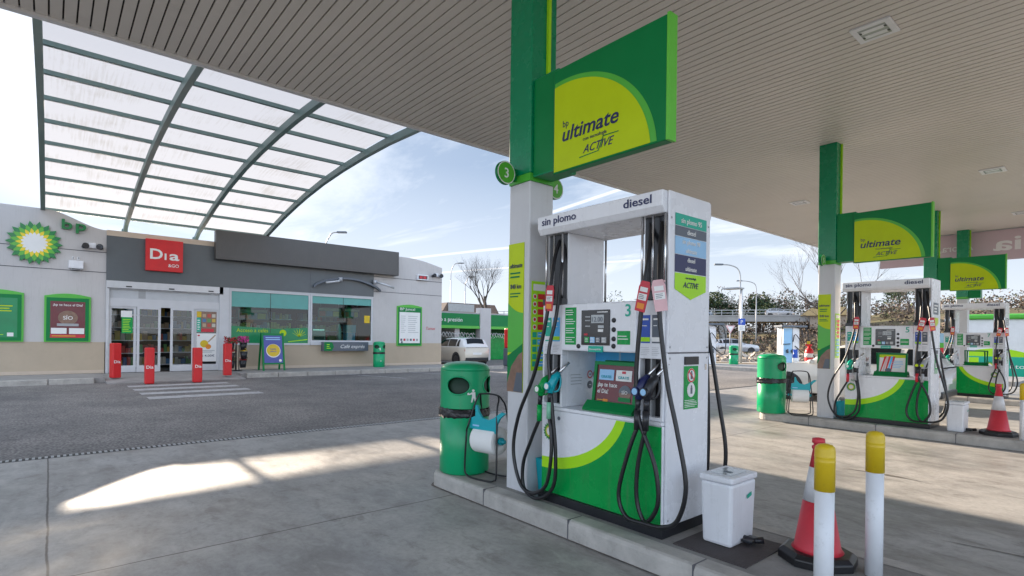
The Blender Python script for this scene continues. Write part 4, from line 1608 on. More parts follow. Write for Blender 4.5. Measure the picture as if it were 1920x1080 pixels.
    for (y, z, lab) in ((1.02, 4.16, "pair of black spotlights on the white wall beside the petal emblem"),
                        (13.8, 4.30, "pair of black spotlights high on the far right end of the shop wall")):
        t = thing("twin_spotlight", lab, "spotlight", (SX, y, z), group="twin spotlights on the shop wall")
        m = MB()
        m.box(0.002, -0.09, -0.06, 0.08, 0.09, 0.10, WHITE2)
        m.build("bracket", t, bevel=0.01)
        for s_ in (-1, 1):
            m = MB()
            m.lathe([(0.05, -0.1), (0.075, 0.0), (0.095, 0.09), (0.08, 0.09), (0.0, 0.06)], BLACKP, 14,
                    Matrix.Translation((0.14, s_ * 0.2, -0.03)) @ Matrix.Rotation(R(80), 4, 'Y') @ Matrix.Rotation(R(18 * s_), 4, 'X'))
            m.tube([(0.05, s_ * 0.06, 0.0), (0.12, s_ * 0.19, -0.03)], 0.018, GREY, 6)
            m.build("lamp_head", t)
    m = MB()
    m.box(SX + 0.005, 0.44, 3.42, SX + 0.14, 0.80, 3.66, WHITE2)
    m.box(SX + 0.02, 0.5, 3.37, SX + 0.12, 0.74, 3.419, BLACKP)
    for y in (0.55, 0.68):
        m.box(SX + 0.005, y - 0.03, 3.70, SX + 0.03, y + 0.03, 3.79, GREY)
    tag(m.build("junction_box", bevel=0.01), "small white electrical box on the wall right of the petal emblem", "box")
    m = MB()
    m.box(SX + 0.005, 12.75, 4.02, SX + 0.12, 13.32, 4.26, WHITE2)
    G = fr_posx(SX + 0.121, 0, 0)
    m.rect(G, 12.8, 4.06, 13.27, 4.22, 0.001, BLACKP)
    for y in (12.86, 13.06):
        m.rect(G, y, 4.08, y + 0.15, 4.2, 0.002, REDL)
    tag(m.build("red_display"), "small white display box with red digits on the right shop wall", "display")
    m = MB()
    m.text(fr_posx(SX + 0.005, 0, 0), "Tomas", 13.3, 1.75, 0.2, 0, REDL, 'l', 0, 0.4, width=0.5)
    tag(m.build("wall_script"), "small red script lettering on the white wall near the right poster", "letters")

    def poster_frame(y0, y1, z0, z1, lab, kind, grp="green framed posters on the shop wall"):
        t = thing("poster_frame", lab, "poster", (SX, 0, 0), group=grp)
        m = MB()
        G = fr_posx(0.002, 0, 0)
        w = y1 - y0
        tp = [(y1 - w * i / 14, z1 - 0.08 + 0.085 * math.sin(PI * i / 14)) for i in range(15)]
        m.slab(G, [(y0, z0), (y1, z0)] + tp, 0, 0.05, LGREEN)
        m.slab(G, [(y0 + 0.05, z0 + 0.03), (y1 - 0.05, z0 + 0.03), (y1 - 0.05, z1 - 0.13), (y0 + 0.05, z1 - 0.13)], 0.0501, 0.06, SGREEN)
        m.build("frame", t)
        m = MB()
        a, b, c, d = y0 + 0.14, y1 - 0.14, z0 + 0.13, z1 - 0.24
        if kind == 'dia':
            m.rect(G, a, c, b, d, 0.062, MAROON)
            m.text(G, "¡bp te hace el Dia!", (a + b) / 2, d - 0.14, 0.1, 0.064, PAPER, 'c', 0.008, width=(b - a) * 0.85)
            m.disc(G, (a + b) / 2, c + 0.62, 0.24, 0.064, BROWN, 24, 0.22)
            m.text(G, "SÍO", (a + b) / 2, c + 0.56, 0.16, 0.066, PAPER, 'c', 0.01)
            m.rect(G, a + 0.16, c + 0.36, b - 0.16, c + 0.44, 0.066, GREY)
            m.rect(G, a + 0.02, c + 0.12, (a + b) / 2 - 0.03, c + 0.3, 0.064, PAPER)
            m.rect(G, (a + b) / 2 + 0.03, c + 0.12, b - 0.02, c + 0.3, 0.064, PAPER)
            m.rect(G, a, c, b, c + 0.1, 0.064, REDL)
            lines(m, G, a + 0.04, c + 0.03, b - 0.04, c + 0.08, 0.066, YELL, 1)
        elif kind == 'green':
            m.rect(G, a, c, b, d, 0.062, FILMG)
            lines(m, G, a + 0.1, d - 0.42, b - 0.05, d - 0.2, 0.064, LIMEY, 3, 0.4)
            for k in range(6):
                m.disc(G, a + 0.3 + 0.1 * (k % 3), c + 0.45 + 0.16 * (k // 3), 0.07, 0.064 + 0.001 * k, FILMP if k % 2 else FILMG, 14)
            m.rect(G, b - 0.22, c + 0.03, b - 0.08, c + 0.14, 0.064, PAPER)
            lines(m, G, a + 0.1, c + 0.06, b - 0.3, c + 0.1, 0.064, LIME, 1)
        else:
            m.rect(G, a - 0.03, c, b + 0.03, d - 0.1, 0.062, PAPER)
            m.text(G, "BP Juncal", a, d - 0.02, 0.17, 0.062, PAPER, 'l', 0.0, width=0.75)
            for k in range(9):
                lines(m, G, a + 0.03, d - 0.3 - k * 0.09, a + 0.3, d - 0.26 - k * 0.09, 0.064, GREY, 1)
                lines(m, G, a + 0.4, d - 0.3 - k * 0.09, b - 0.05, d - 0.26 - k * 0.09, 0.064, GREY, 1)
            for k in range(6):
                m.rect(G, a + 0.02 + k * 0.16, c + 0.1, a + 0.12 + k * 0.16, c + 0.2, 0.064, (SLATE, REDL, GREY)[k % 3])
            m.disc(G, a + 0.1, c + 0.04, 0.05, 0.064, SLATE, 12)
        m.build("poster", t)
    poster_frame(-1.85, -0.58, 1.13, 2.66, "green framed poster with a green picture at the left edge of the shop wall", 'green')
    poster_frame(-0.12, 1.0, 1.13, 2.62, "green framed maroon poster on the shop wall left of the entrance", 'dia')
    poster_frame(11.78, 13.05, 1.0, 2.86, "green framed white notice poster on the far right shop wall", 'info')
    t = thing("cafe_sign", "dark green hanging sign with white script under the service window", "sign", (SX + 0.02, 0, 0))
    m = MB()
    m.box(0.0, 8.38, 0.80, 0.30, 10.3, 1.17, SLATE)
    m.build("panel", t, bevel=0.01)
    m = MB()
    G = fr_posx(0.302, 0, 0)
    m.slab(G, [(8.40, 0.81), (8.72, 0.81), (8.8, 0.98), (8.72, 1.16), (8.40, 1.16)], 0, 0.006, SGREEN)
    lines(m, G, 8.5, 0.88, 8.66, 1.1, 0.008, LIME, 3, 0.4)
    m.build("round_badge", t)
    m = MB()
    m.text(G, "Café exprés", 9.08, 0.92, 0.2, 0.001, PAPER, 'l', -0.002, 0.3, width=1.05)
    m.build("lettering", t)
    # folding awning arms above the service window
    t = thing("awning", "folded awning with two jointed metal arms and a curved top above the service window", "awning", (SX + 0.055, 0, 0))
    m = MB()
    pts = [(8.0 + 2.9 * i / 20, 3.42 + 0.42 * math.sin(PI * i / 20) ** 0.7) for i in range(21)]
    m.slab(fr_posx(0, 0, 0), pts + [(10.9 - 2.9 * i / 20, 3.34 + 0.42 * math.sin(PI * i / 20) ** 0.7) for i in range(21)], 0.0, 0.16, SLATE)
    m.build("hood", t)
    for y, s_ in ((9.1, -1), (10.65, 1)):
        m = MB()
        m.tube([(0.12, y, 3.75), (0.55, y + s_ * 0.25, 3.62), (0.50, y - 0.75 * (1 if s_ < 0 else -0.9), 3.52)], 0.045, ALU, 8)
        m.lathe([(0.09, -0.08), (0.09, 0.08)], ALU, 14, Matrix.Translation((0.1, y, 3.74)))
        m.build("arm", t)
    # flower stand, A-board, bin, red bollards
    t = thing("flower_stand", "black wire flower stand with pink and red bouquets beside the entrance", "flower stand", (-20.9, 5.02, 0.14))
    m = MB()
    m.lathe([(0.22, 0), (0.22, 0.02), (0.03, 0.035), (0.025, 1.0)], BLACKP, 16)
    m.tube([(0, 0.1, 0.03), (0, 0.1, 0.9)], 0.015, BLACKP, 6)
    m.build("pole", t)
    spots = [(0.12, -0.2, 0.72, FLOWR), (0.15, 0.2, 0.74, FLOWP), (0.14, 0.22, 0.42, FLOWY), (0.14, 0.2, 0.12, FLOWR), (0.12, -0.18, 0.38, FLOWR), (0.12, -0.18, 0.1, SCRUB)]
    for x, y, z, fm in spots:
        m = MB()
        m.lathe([(0.09, z), (0.125, z + 0.26), (0.115, z + 0.26), (0.10, z + 0.1)], BLACKP, 14, Matrix.Translation((x, y, 0)))
        bo = m.build("bucket", t)
        m = MB()
        n = 110 if z > 0.6 else 30
        for k in range(n):
            a, rr = random.random() * 2 * PI, random.random() ** 0.5 * (0.2 if z > 0.6 else 0.12)
            c = Vector((x + rr * math.cos(a), y + rr * math.sin(a), z + 0.27 + random.random() * (0.2 if z > 0.6 else 0.09)))
            s_ = 0.05
            m.add([c + Vector((random.uniform(-s_, s_), random.uniform(-s_, s_), random.uniform(-s_, s_))) for _ in range(4)], [(0, 1, 2), (0, 2, 3), (1, 2, 3)], fm if random.random() > 0.2 else LEAFG)
        m.build("bouquet", bo)
    t = thing("pavement_board", "green A-shaped pavement board with a blue poster and yellow disc", "board", (-20.85, 6.2, 0.14))
    m = MB()
    for s_ in (-1, 1):
        for y in (-0.38, 0.34):
            m.add([(s_ * 0.32, y, 0), (s_ * 0.28, y, 0), (s_ * 0.02, y, 1.36), (s_ * 0.06, y, 1.36), (s_ * 0.32, y + 0.06, 0), (s_ * 0.28, y + 0.06, 0), (s_ * 0.02, y + 0.06, 1.36), (s_ * 0.06, y + 0.06, 1.36)],
                  [(0, 1, 2, 3), (4, 7, 6, 5), (0, 3, 7, 4), (1, 5, 6, 2), (3, 2, 6, 7), (0, 4, 5, 1)], SGREEN)
    m.build("frame", t)
    m = MB()
    G = Matrix.Translation((0.30, 0, 0)) @ Matrix.Rotation(R(-10.8), 4, 'Y') @ fr_posx(0.012, 0, 0)
    m.slab(G, [(-0.38, 0.22), (0.40, 0.22), (0.40, 1.36), (-0.38, 1.36)], -0.02, 0.0, SGREEN)
    m.rect(G, -0.31, 0.28, 0.33, 1.28, 0.002, PURPLE)
    m.disc(G, 0.01, 0.72, 0.25, 0.004, PAPER, 28)
    m.disc(G, 0.01, 0.735, 0.23, 0.006, YELL, 28)
    m.text(G, "nueva", 0.01, 0.76, 0.09, 0.008, PURPLE, 'c', 0.004)
    m.text(G, "oferta", 0.01, 0.67, 0.09, 0.008, PURPLE, 'c', 0.004)
    lines(m, G, -0.24, 1.1, 0.28, 1.24, 0.004, PALEB, 2, 0.45)
    m.disc(G, 0.24, 0.36, 0.05, 0.004, PAPER, 14)
    m.build("poster", t)
    for i, (x, y, rz, z, lab) in enumerate(((-19.85, 1.5, 0.35, 0.1, "red square post farthest left, set back by the left door frame"),
                                            (-18.45, 2.18, 0.0, -0.004, "red post standing in front of the left sliding door"),
                                            (-18.35, 3.36, 0.06, -0.004, "red post standing in front of the right hand white door poster"),
                                            (-19.45, 4.42, 0.0, 0.1, "red post on the pavement next to the flower stand"))):
        t = thing("red_bollard", lab, "bollard", (x, y, z), rz, group="red posts in front of the shop doors")
        m = MB()
        m.box(-0.115, -0.115, 0.0, 0.115, 0.115, 1.03, RED)
        m.build("casing", t, bevel=0.03)
        m = MB()
        m.text(fr_posx(0.116, 0, 0), "Dia", 0, 0.44, 0.12, 0, PAPER, 'c', 0.012, width=0.17)
        m.build("lettering", t)
    # shelving inside
    random.seed(3)
    for i, (x, y0, y1, lab) in enumerate(((SX - 1.5, 1.5, 2.55, "grocery shelf behind the left glass panel of the entrance"),
                                          (SX - 2.4, 2.6, 4.6, "grocery shelf deeper in the shop behind the sliding doors"),
                                          (SX - 1.5, 5.2, 7.7, "wall shelf of goods behind the large green tinted window"),
                                          (SX - 2.4, 8.3, 10.5, "back counter shelf behind the service window"))):
        t = thing("shop_shelf", lab, "shelf", (x, 0, 0.13), group="shelves inside the shop")
        m = MB()
        m.box(-0.35, y0, 0, -0.31, y1, 2.1, INT)
        for k in range(5):
            m.box(-0.3, y0, 0.12 + k * 0.45, 0.12, y1, 0.15 + k * 0.45, WHITE2)
        m.build("shelf_rack", t)
        g = MB()
        for k in range(5):
            y = y0 + 0.03
            while y < y1 - 0.1:
                w = random.uniform(0.06, 0.16)
                h = random.uniform(0.14, 0.32)
                g.box(-0.2, y, 0.151 + k * 0.45, 0.08, min(y + w, y1), 0.151 + k * 0.45 + h, random.choice(GOODS))
                y += w + 0.012
        o = g.build("goods", t)
        o['kind'] = "stuff"
    for y0, y1, z0, lab in ((5.5, 6.6, 2.0, "backlit menu board hanging left behind the green tinted window"), (8.6, 9.6, 2.2, "menu board hanging behind the service window, left of its middle bar"), (9.75, 10.45, 2.2, "menu board hanging behind the right pane of the service window")):
        t = thing("menu_board", lab, "board", (SX - 0.9, 0, 0), group="menu boards inside the shop")
        m = MB()
        m.box(-0.04, y0, z0, 0.0, y1, z0 + 0.42, SLATE)
        m.box(-0.03, y0 + 0.1, z0 + 0.421, -0.01, y0 + 0.12, 3.29, GREY)
        m.box(-0.03, y1 - 0.12, z0 + 0.421, -0.01, y1 - 0.1, 3.29, GREY)
        m.build("panel", t)
        m = MB()
        G = fr_posx(0.002, 0, 0)
        m.rect(G, y0 + 0.03, z0 + 0.3, y1 - 0.03, z0 + 0.39, 0, GOODS[2])
        for k in range(3):
            a_ = y0 + 0.05 + k * (y1 - y0 - 0.1) / 3
            m.rect(G, a_, z0 + 0.05, a_ + (y1 - y0 - 0.1) / 3 - 0.04, z0 + 0.26, 0.001, GOODS[(k * 2 + 1) % 6])
        m.build("printed_face", t)
    m = MB()
    m.box(SX - 1.4, 8.4, 1.2, SX - 1.0, 8.95, 1.62, GREY)
    m.box(SX - 1.0, 8.45, 1.25, SX - 0.96, 8.9, 1.4, BLACKP)
    m.box(SX - 1.38, 8.42, 1.621, SX - 1.02, 8.93, 1.7, CHROME)
    tag(m.build("coffee_machine", bevel=0.01), "steel coffee machine on the counter at the left of the service window", "coffee machine")
    m = MB()
    m.box(SX - 1.5, 8.2, 0.13, SX - 0.9, 10.5, 1.15, GBAND)
    m.box(SX - 1.55, 8.15, 1.151, SX - 0.85, 10.55, 1.2, WHITE2)
    tag(m.build("service_counter"), "low dark counter just inside the service window", "counter")
    m = MB()
    m.box(SX - 1.35, 9.9, 1.2, SX - 1.0, 10.3, 1.55, SKYB)
    m.box(SX - 1.36, 9.88, 1.552, SX - 0.99, 10.32, 1.9, PALEB)
    tag(m.build("blue_display_stand"), "small blue display box on the counter behind the service window", "display")
    m = MB()
    m.lathe([(0.09, 1.2), (0.1, 1.7), (0.06, 1.85), (0.03, 1.95), (0.0, 1.96)], CONEW, 14, Matrix.Translation((SX - 1.1, 9.6, 0)))
    tag(m.build("display_bottle"), "tall pale display bottle on the counter behind the service window", "bottle")


def glass_canopy():
    c = thing("glass_canopy", "curved translucent roof on grey steel ribs between the shop and pump canopy", "canopy", (0, 0, 0))
    key = [(-22.9, 4.95), (-22.24, 5.2), (-21.0, 5.45), (-19.8, 5.68), (-18.5, 5.88), (-17.6, 6.0), (-16.2, 6.14), (-14.8, 6.22), (-13.4, 6.26), (-12.1, 6.26), (-10.7, 6.2), (-9.3, 6.08), (-8.1, 5.93)]

    def at(x):
        for (a, za), (b, zb) in zip(key, key[1:]):
            if a <= x <= b:
                t = (x - a) / (b - a)
                return za + (zb - za) * t
        return key[-1][1]
    ys = [-0.18, 1.94, 4.07, 6.24]
    for y in ys:
        m = MB()
        fine = []
        for i in range(len(key) - 1):
            for j in range(4):
                x = key[i][0] + (key[i + 1][0] - key[i][0]) * j / 4
                fine.append((x, at(x)))
        fine.append(key[-1])
        k = len(fine)
        vs = []
        for x, z in fine:
            vs += [(x, y - 0.055, z - 0.17), (x, y + 0.055, z - 0.17), (x, y + 0.055, z), (x, y - 0.055, z)]
        fs = []
        for i in range(k - 1):
            for a in range(4):
                b = (a + 1) % 4
                fs.append((i * 4 + a, i * 4 + b, i * 4 + 4 + b, i * 4 + 4 + a))
        fs += [(3, 2, 1, 0), (4 * k - 4, 4 * k - 3, 4 * k - 2, 4 * k - 1)]
        m.add(vs, fs, STEELG)
        m.box(-23.0, y - 0.08, 4.6, -22.75, y + 0.08, 4.98, STEELG)
        m.build("rib", c)
    for x in (-22.24, -21.0, -19.83, -18.6, -17.5, -16.15, -14.8, -13.45, -12.1, -10.7, -9.3):
        z = at(x)
        m = MB()
        m.box(x - 0.04, ys[0] - 0.05, z + 0.004, x + 0.04, ys[-1] + 0.05, z + 0.085, STEELG)
        m.build("purlin", c)
    m = MB()
    xs = [-22.3 + i * (14.1) / 70 for i in range(71)]
    vs, fs = [], []
    bays = ys
    ny = 13
    for x in xs:
        for j in range(ny):
            y = ys[0] - 0.04 + (ys[-1] - ys[0] + 0.08) * j / (ny - 1)
            vs.append((x, y, at(x) + 0.095))
    for i in range(len(xs) - 1):
        for j in range(ny - 1):
            fs.append((i * ny + j, i * ny + j + 1, (i + 1) * ny + j + 1, (i + 1) * ny + j))
    m.add(vs, fs, POLY, True)
    m.build("translucent_sheet", c)


# ================================================================== ISLAND FURNITURE
def litter_bin(X, Y, Z, lab, rz=0.0, small=False, grp="green litter bins"):
    t = thing("litter_bin", lab, "bin", (X, Y, Z), rz, group=grp)
    r, h = 0.24, 1.05
    zb = 0.585
    m = MB()
    m.lathe([(r - 0.02, 0), (r, 0.02), (r, zb - 0.005), (r - 0.012, zb)], BIN, 48)
    m.build("body", t)
    # upper hood with two openings
    m = MB()
    n, rows = 96, 40
    z0, z1 = zb + 0.045, 0.985
    holes = [(R(-52), 0.85, 0.118, 0.086), (R(38), 0.85, 0.118, 0.086)]

    def inside(a, z):
        for ha, hz, hw, hh in holes:
            d = (a - ha + PI) % (2 * PI) - PI
            if (d * r / hw) ** 2 + ((z - hz) / hh) ** 2 < 1.0:
                return True
        return False
    vs, fs = [], []
    for i in range(rows + 1):
        z = z0 + (z1 - z0) * i / rows
        for k in range(n):
            a = 2 * PI * k / n
            vs.append((r * math.cos(a), r * math.sin(a), z))
    for i in range(rows):
        for k in range(n):
            a = 2 * PI * (k + 0.5) / n
            z = z0 + (z1 - z0) * (i + 0.5) / rows
            if not inside(a, z):
                fs.append((i * n + k, i * n + (k + 1) % n, (i + 1) * n + (k + 1) % n, (i + 1) * n + k))
    m.add(vs, fs, BIN, True)
    m.lathe([(r, z1), (r - 0.004, z1 + 0.025), (r - 0.02, z1 + 0.05), (r - 0.06, z1 + 0.07), (r - 0.14, z1 + 0.083), (0.0, z1 + 0.09)], BIN, 48)
    for ha, hz, hw, hh in holes:
        pts = []
        for q in range(40):
            b = 2 * PI * q / 40
            a = ha + hw / r * math.cos(b)
            pts.append(((r + 0.001) * math.cos(a), (r + 0.001) * math.sin(a), hz + hh * math.sin(b)))
        m.tube(pts, 0.008, BIN, 6, closed=True)
    ho = m.build("hood", t)
    m = MB()
    m.lathe([(r - 0.03, 0.60), (r - 0.03, 0.97), (0.0, 0.975)], BINDK, 32)
    m.lathe([(0.0, 0.70), (r - 0.031, 0.69)], BINDK, 32)
    m.build("inner_liner", t)
    # black bag edge hanging over the rim
    m = MB()
    n = 60
    vs = []
    for j, (dr, zz) in enumerate(((0.004, zb + 0.05), (0.012, zb + 0.03), (0.010, zb + 0.0), (0.012, zb - 0.03), (0.003, zb - 0.05))):
        for k in range(n):
            a = 2 * PI * k / n
            w = 0.6 + 0.8 * (0.5 + 0.5 * math.sin(a - 1.6)) + random.uniform(-0.25, 0.25)
            zz2 = zb + (zz - zb) * (0.35 + 0.55 * w) + random.uniform(-0.004, 0.004)
            rr = r + dr * w
            vs.append((rr * math.cos(a), rr * math.sin(a), zz2))
    fs = [(j * n + k, j * n + (k + 1) % n, (j + 1) * n + (k + 1) % n, (j + 1) * n + k) for j in range(4) for k in range(n)]
    m.add(vs, fs, BAG)
    m.build("bin_bag", t)
    # tidy-man mark between the openings and a small sticker below
    m = MB()
    for a, zc, kind in ((R(-17), 0.755, 'man'), (R(-8), 0.27, 'st')):
        m = MB()
        q = Matrix.Translation(((r + 0.002) * math.cos(a), (r + 0.002) * math.sin(a), zc)) @ Matrix.Rotation(a, 4, 'Z') @ fr_posx()
        if kind == 'man':
            m.disc(q, 0.0, 0.05, 0.013, 0.001, PAPER, 12)
            m.poly(q, [(-0.018, 0.035), (0.02, 0.035), (0.022, -0.005), (0.032, -0.06), (0.018, -0.06), (0.006, -0.015), (-0.008, -0.06), (-0.022, -0.06), (-0.012, 0.0)], 0.001, PAPER)
            m.poly(q, [(-0.018, 0.033), (-0.012, 0.018), (-0.038, 0.008), (-0.044, 0.018)], 0.001, PAPER)
            m.rect(q, -0.058, 0.01, -0.04, 0.03, 0.001, PAPER)
        else:
            m.disc(q, 0, 0, 0.018, 0.001, PAPER, 12)
            m.rect(q, -0.02, -0.035, 0.02, -0.025, 0.001, PAPER)
        m.build("tidy_man_mark" if kind == 'man' else "sticker", t)
    return t


def towel_stand(X, Y, Z, rz, lab):
    t = thing("towel_stand", lab, "towel stand", (X, Y, Z), rz, group="paper towel stands on the islands")
    m = MB()
    for y in (-0.12, 0.12):
        m.tube([(-0.2, y * 1.3, 0.012), (-0.14, y, 0.45), (-0.11, y * 0.8, 0.70), (-0.06, y * 0.8, 0.78), (0.08, y * 0.8, 0.78), (0.13, y * 0.8, 0.70), (0.16, y, 0.4), (0.22, y * 1.3, 0.012)] if False else
               [(-0.17, y, 0.45), (-0.19, y, 0.1), (-0.16, y, 0.03), (-0.08, y, 0.012), (0.08, y, 0.012), (0.16, y, 0.03), (0.19, y, 0.1), (0.15, y * 0.6, 0.62), (0.13, y * 0.2, 0.74), (0.08, 0, 0.78), (-0.08, 0, 0.78), (-0.13, y * 0.2, 0.74), (-0.17, y, 0.45)],
               0.0085, BLACK, 6, spline=4)
    m.build("wire_frame", t)
    m = MB()
    prof = [(0.03, -0.13), (0.125, -0.13), (0.128, -0.12), (0.128, 0.12), (0.125, 0.13), (0.03, 0.13), (0.03, -0.13)]
    m.lathe(prof, PAPER, 28, Matrix.Translation((0, 0, 0.36)) @ Matrix.Rotation(R(90), 4, 'Y'))
    m.build("paper_roll", t)
    m = MB()
    m.tube([(-0.19, 0, 0.36), (0.19, 0, 0.36)], 0.018, TEAL, 8)
    m.lathe([(0.035, 0.131), (0.035, 0.16), (0.0, 0.16)], TEAL, 14, Matrix.Translation((0, 0, 0.36)) @ Matrix.Rotation(R(90), 4, 'Y'))
    m.build("spindle", t)
    m = MB()
    F = fr_negy(0, -0.07, 0)
    pts = [(-0.17, 0.46), (0.15, 0.44), (0.155, 0.52), (0.19, 0.58), (0.25, 0.63), (0.21, 0.64), (0.12, 0.58), (0.06, 0.555), (-0.02, 0.57), (-0.06, 0.62), (-0.08, 0.68), (-0.10, 0.68), (-0.10, 0.58), (-0.15, 0.56)]
    m.slab(F, pts, -0.012, 0.012, TEAL)
    m.rect(F, -0.13, 0.485, -0.05, 0.50, 0.014, PALEB)
    m.build("funnel_guard", t)
    return t


def pedal_bin(X, Y, Z, rz, lab):
    t = thing("pedal_bin", lab, "bin", (X, Y, Z), rz, group="white pedal bins on the islands")
    m = MB()
    w0, d0, w1, d1, h = 0.098, 0.150, 0.108, 0.162, 0.40
    vs = []
    for z, w, d in ((0, w0, d0), (h, w1, d1)):
        vs += [(-w, -d, z), (w, -d, z), (w, d, z), (-w, d, z)]
    m.add(vs, [(3, 2, 1, 0), (4, 5, 6, 7), (0, 1, 5, 4), (1, 2, 6, 5), (2, 3, 7, 6), (3, 0, 4, 7)], WHITE2)
    m.build("body", t, bevel=0.02)
    m = MB()
    m.box(-0.115, -0.168, h + 0.001, 0.115, 0.168, h + 0.042, WHITE2)
    lo = m.build("lid", t, bevel=0.012)
    m = MB()
    m.box(-0.07, -0.10, h + 0.0425, 0.07, 0.10, h + 0.045, LCD)
    m.box(-0.02, -0.03, h + 0.0452, 0.03, 0.0, h + 0.048, SLATE)
    m.build("lid_inlay", lo)
    m = MB()
    m.tube([(w0 - 0.02, 0.02, 0.035), (w0 + 0.06, 0.03, 0.03), (w0 + 0.11, 0.06, 0.04)], [0.02, 0.018, 0.022], BLACKP, 8)
    m.box(w0 + 0.005, -0.03, 0.022, w0 + 0.075, 0.09, 0.04, BLACKP)
    m.build("pedal", t, bevel=0.004)
    m = MB()
    F = fr_posx(w1 - 0.0005, 0, 0)
    m.add([(0.03, 0.285, 0.004), (0.09, 0.30, 0.004), (0.09, 0.325, 0.004), (0.03, 0.31, 0.004)], [(0, 1, 2, 3)], TEALG, False, F)
    m.build("sticker", t)
    return t


def traffic_cone(X, Y, Z, lab, rz=0.0):
    t = thing("traffic_cone", lab, "cone", (X, Y, Z), rz, group="red and white traffic cones")
    m = MB()
    oct_ = [(0.215 * math.cos(PI / 8 + k * PI / 4), 0.215 * math.sin(PI / 8 + k * PI / 4)) for k in range(8)]
    oct2 = [(x * 0.86, y * 0.86) for x, y in oct_]
    vs = [(x, y, 0) for x, y in oct_] + [(x, y, 0.045) for x, y in oct_] + [(x, y, 0.07) for x, y in oct2]
    fs = [tuple(range(7, -1, -1))] + [(i * 8 + k, i * 8 + (k + 1) % 8, (i + 1) * 8 + (k + 1) % 8, (i + 1) * 8 + k) for i in range(2) for k in range(8)] + [tuple(range(16, 24))]
    m.add(vs, fs, BLACK)
    m.build("base", t, bevel=0.006)

    def rad(z):
        return 0.128 - (0.128 - 0.026) * (z - 0.07) / 0.62
    m = MB()
    m.lathe([(rad(0.07) + 0.012, 0.07), (rad(0.09), 0.09), (rad(0.36), 0.36)], CONER, 32)
    m.lathe([(rad(0.36) + 0.001, 0.36), (rad(0.56) + 0.001, 0.56)], CONEW, 32)
    m.lathe([(rad(0.56), 0.56), (rad(0.665), 0.665), (0.036, 0.67), (0.036, 0.685), (0.027, 0.69), (0.027, 0.70), (0.036, 0.705), (0.034, 0.73), (0.012, 0.735)], CONER, 32)
    m.build("shell", t)
    return t


def bollard(X, Y, Z, H, lab):
    t = thing("bollard", lab, "bollard", (X, Y, Z), group="white posts with yellow tops at the island ends")
    m = MB()
    r = 0.0435
    m.lathe([(r, 0), (r, H - 0.22)], WPOST, 28)
    m.build("post", t)
    m = MB()
    q = r + 0.0025
    m.lathe([(q, H - 0.225), (q, H - 0.085), (q + 0.0015, H - 0.082), (q, H - 0.079), (q, H - 0.062), (q + 0.0015, H - 0.059), (q, H - 0.056), (q, H - 0.03), (q * 0.92, H - 0.012), (q * 0.7, H - 0.002), (q * 0.3, H + 0.003), (0.0, H + 0.004)], YELL, 28)
    m.build("yellow_cap", t)
    return t


def bucket(X, Y, Z, lab):
    t = thing("teal_bucket", lab, "bucket", (X, Y, Z), group="teal squeegee buckets by the columns")
    m = MB()
    w, d, h = 0.075, 0.10, 0.29
    vs = []
    for z, k in ((0, 0.78), (h, 1.0), (h, 0.9), (0.05, 0.72)):
        vs += [(-w * k, -d * k, z), (w * k, -d * k, z), (w * k, d * k, z), (-w * k, d * k, z)]
    fs = [(3, 2, 1, 0)] + [(i * 4 + a, i * 4 + (a + 1) % 4, (i + 1) * 4 + (a + 1) % 4, (i + 1) * 4 + a) for i in range(3) for a in range(4)] + [(12, 13, 14, 15)]
    m.add(vs, fs, TEAL)
    m.build("body", t)
    m = MB()
    m.tube([(-w, 0, h - 0.01), (-w * 0.7, 0.03, h + 0.06), (w * 0.7, 0.03, h + 0.06), (w, 0, h - 0.01)], 0.005, BLACKP, 5, spline=3)
    m.build("handle", t)
    return t


# ================================================================== VEHICLES
def lerp_tab(tab, x):
    if x <= tab[0][0]:
        return tab[0][1]
    for (a, va), (b, vb) in zip(tab, tab[1:]):
        if x <= b:
            t = (x - a) / (b - a)
            t = t * t * (3 - 2 * t) * 0.5 + t * 0.5
            return va + (vb - va) * t
    return tab[-1][1]


CAR_TOP = {'hatch': [(0.0, 0.66), (0.012, 0.70), (0.03, 0.76), (0.075, 0.955), (0.14, 0.985), (0.36, 1.0), (0.50, 0.985), (0.56, 0.95), (0.70, 0.70), (0.74, 0.675), (0.93, 0.60), (0.98, 0.54), (1.0, 0.46)],
           'estate': [(0.0, 0.60), (0.015, 0.64), (0.10, 0.92), (0.17, 0.965), (0.34, 1.0), (0.48, 0.985), (0.53, 0.95), (0.68, 0.69), (0.72, 0.66), (0.93, 0.58), (0.98, 0.51), (1.0, 0.42)]}
CAR_WIN = {'hatch': (0.075, 0.665, 0.015, 0.105, 0.555, 0.71), 'estate': (0.07, 0.64, 0.012, 0.105, 0.53, 0.69)}


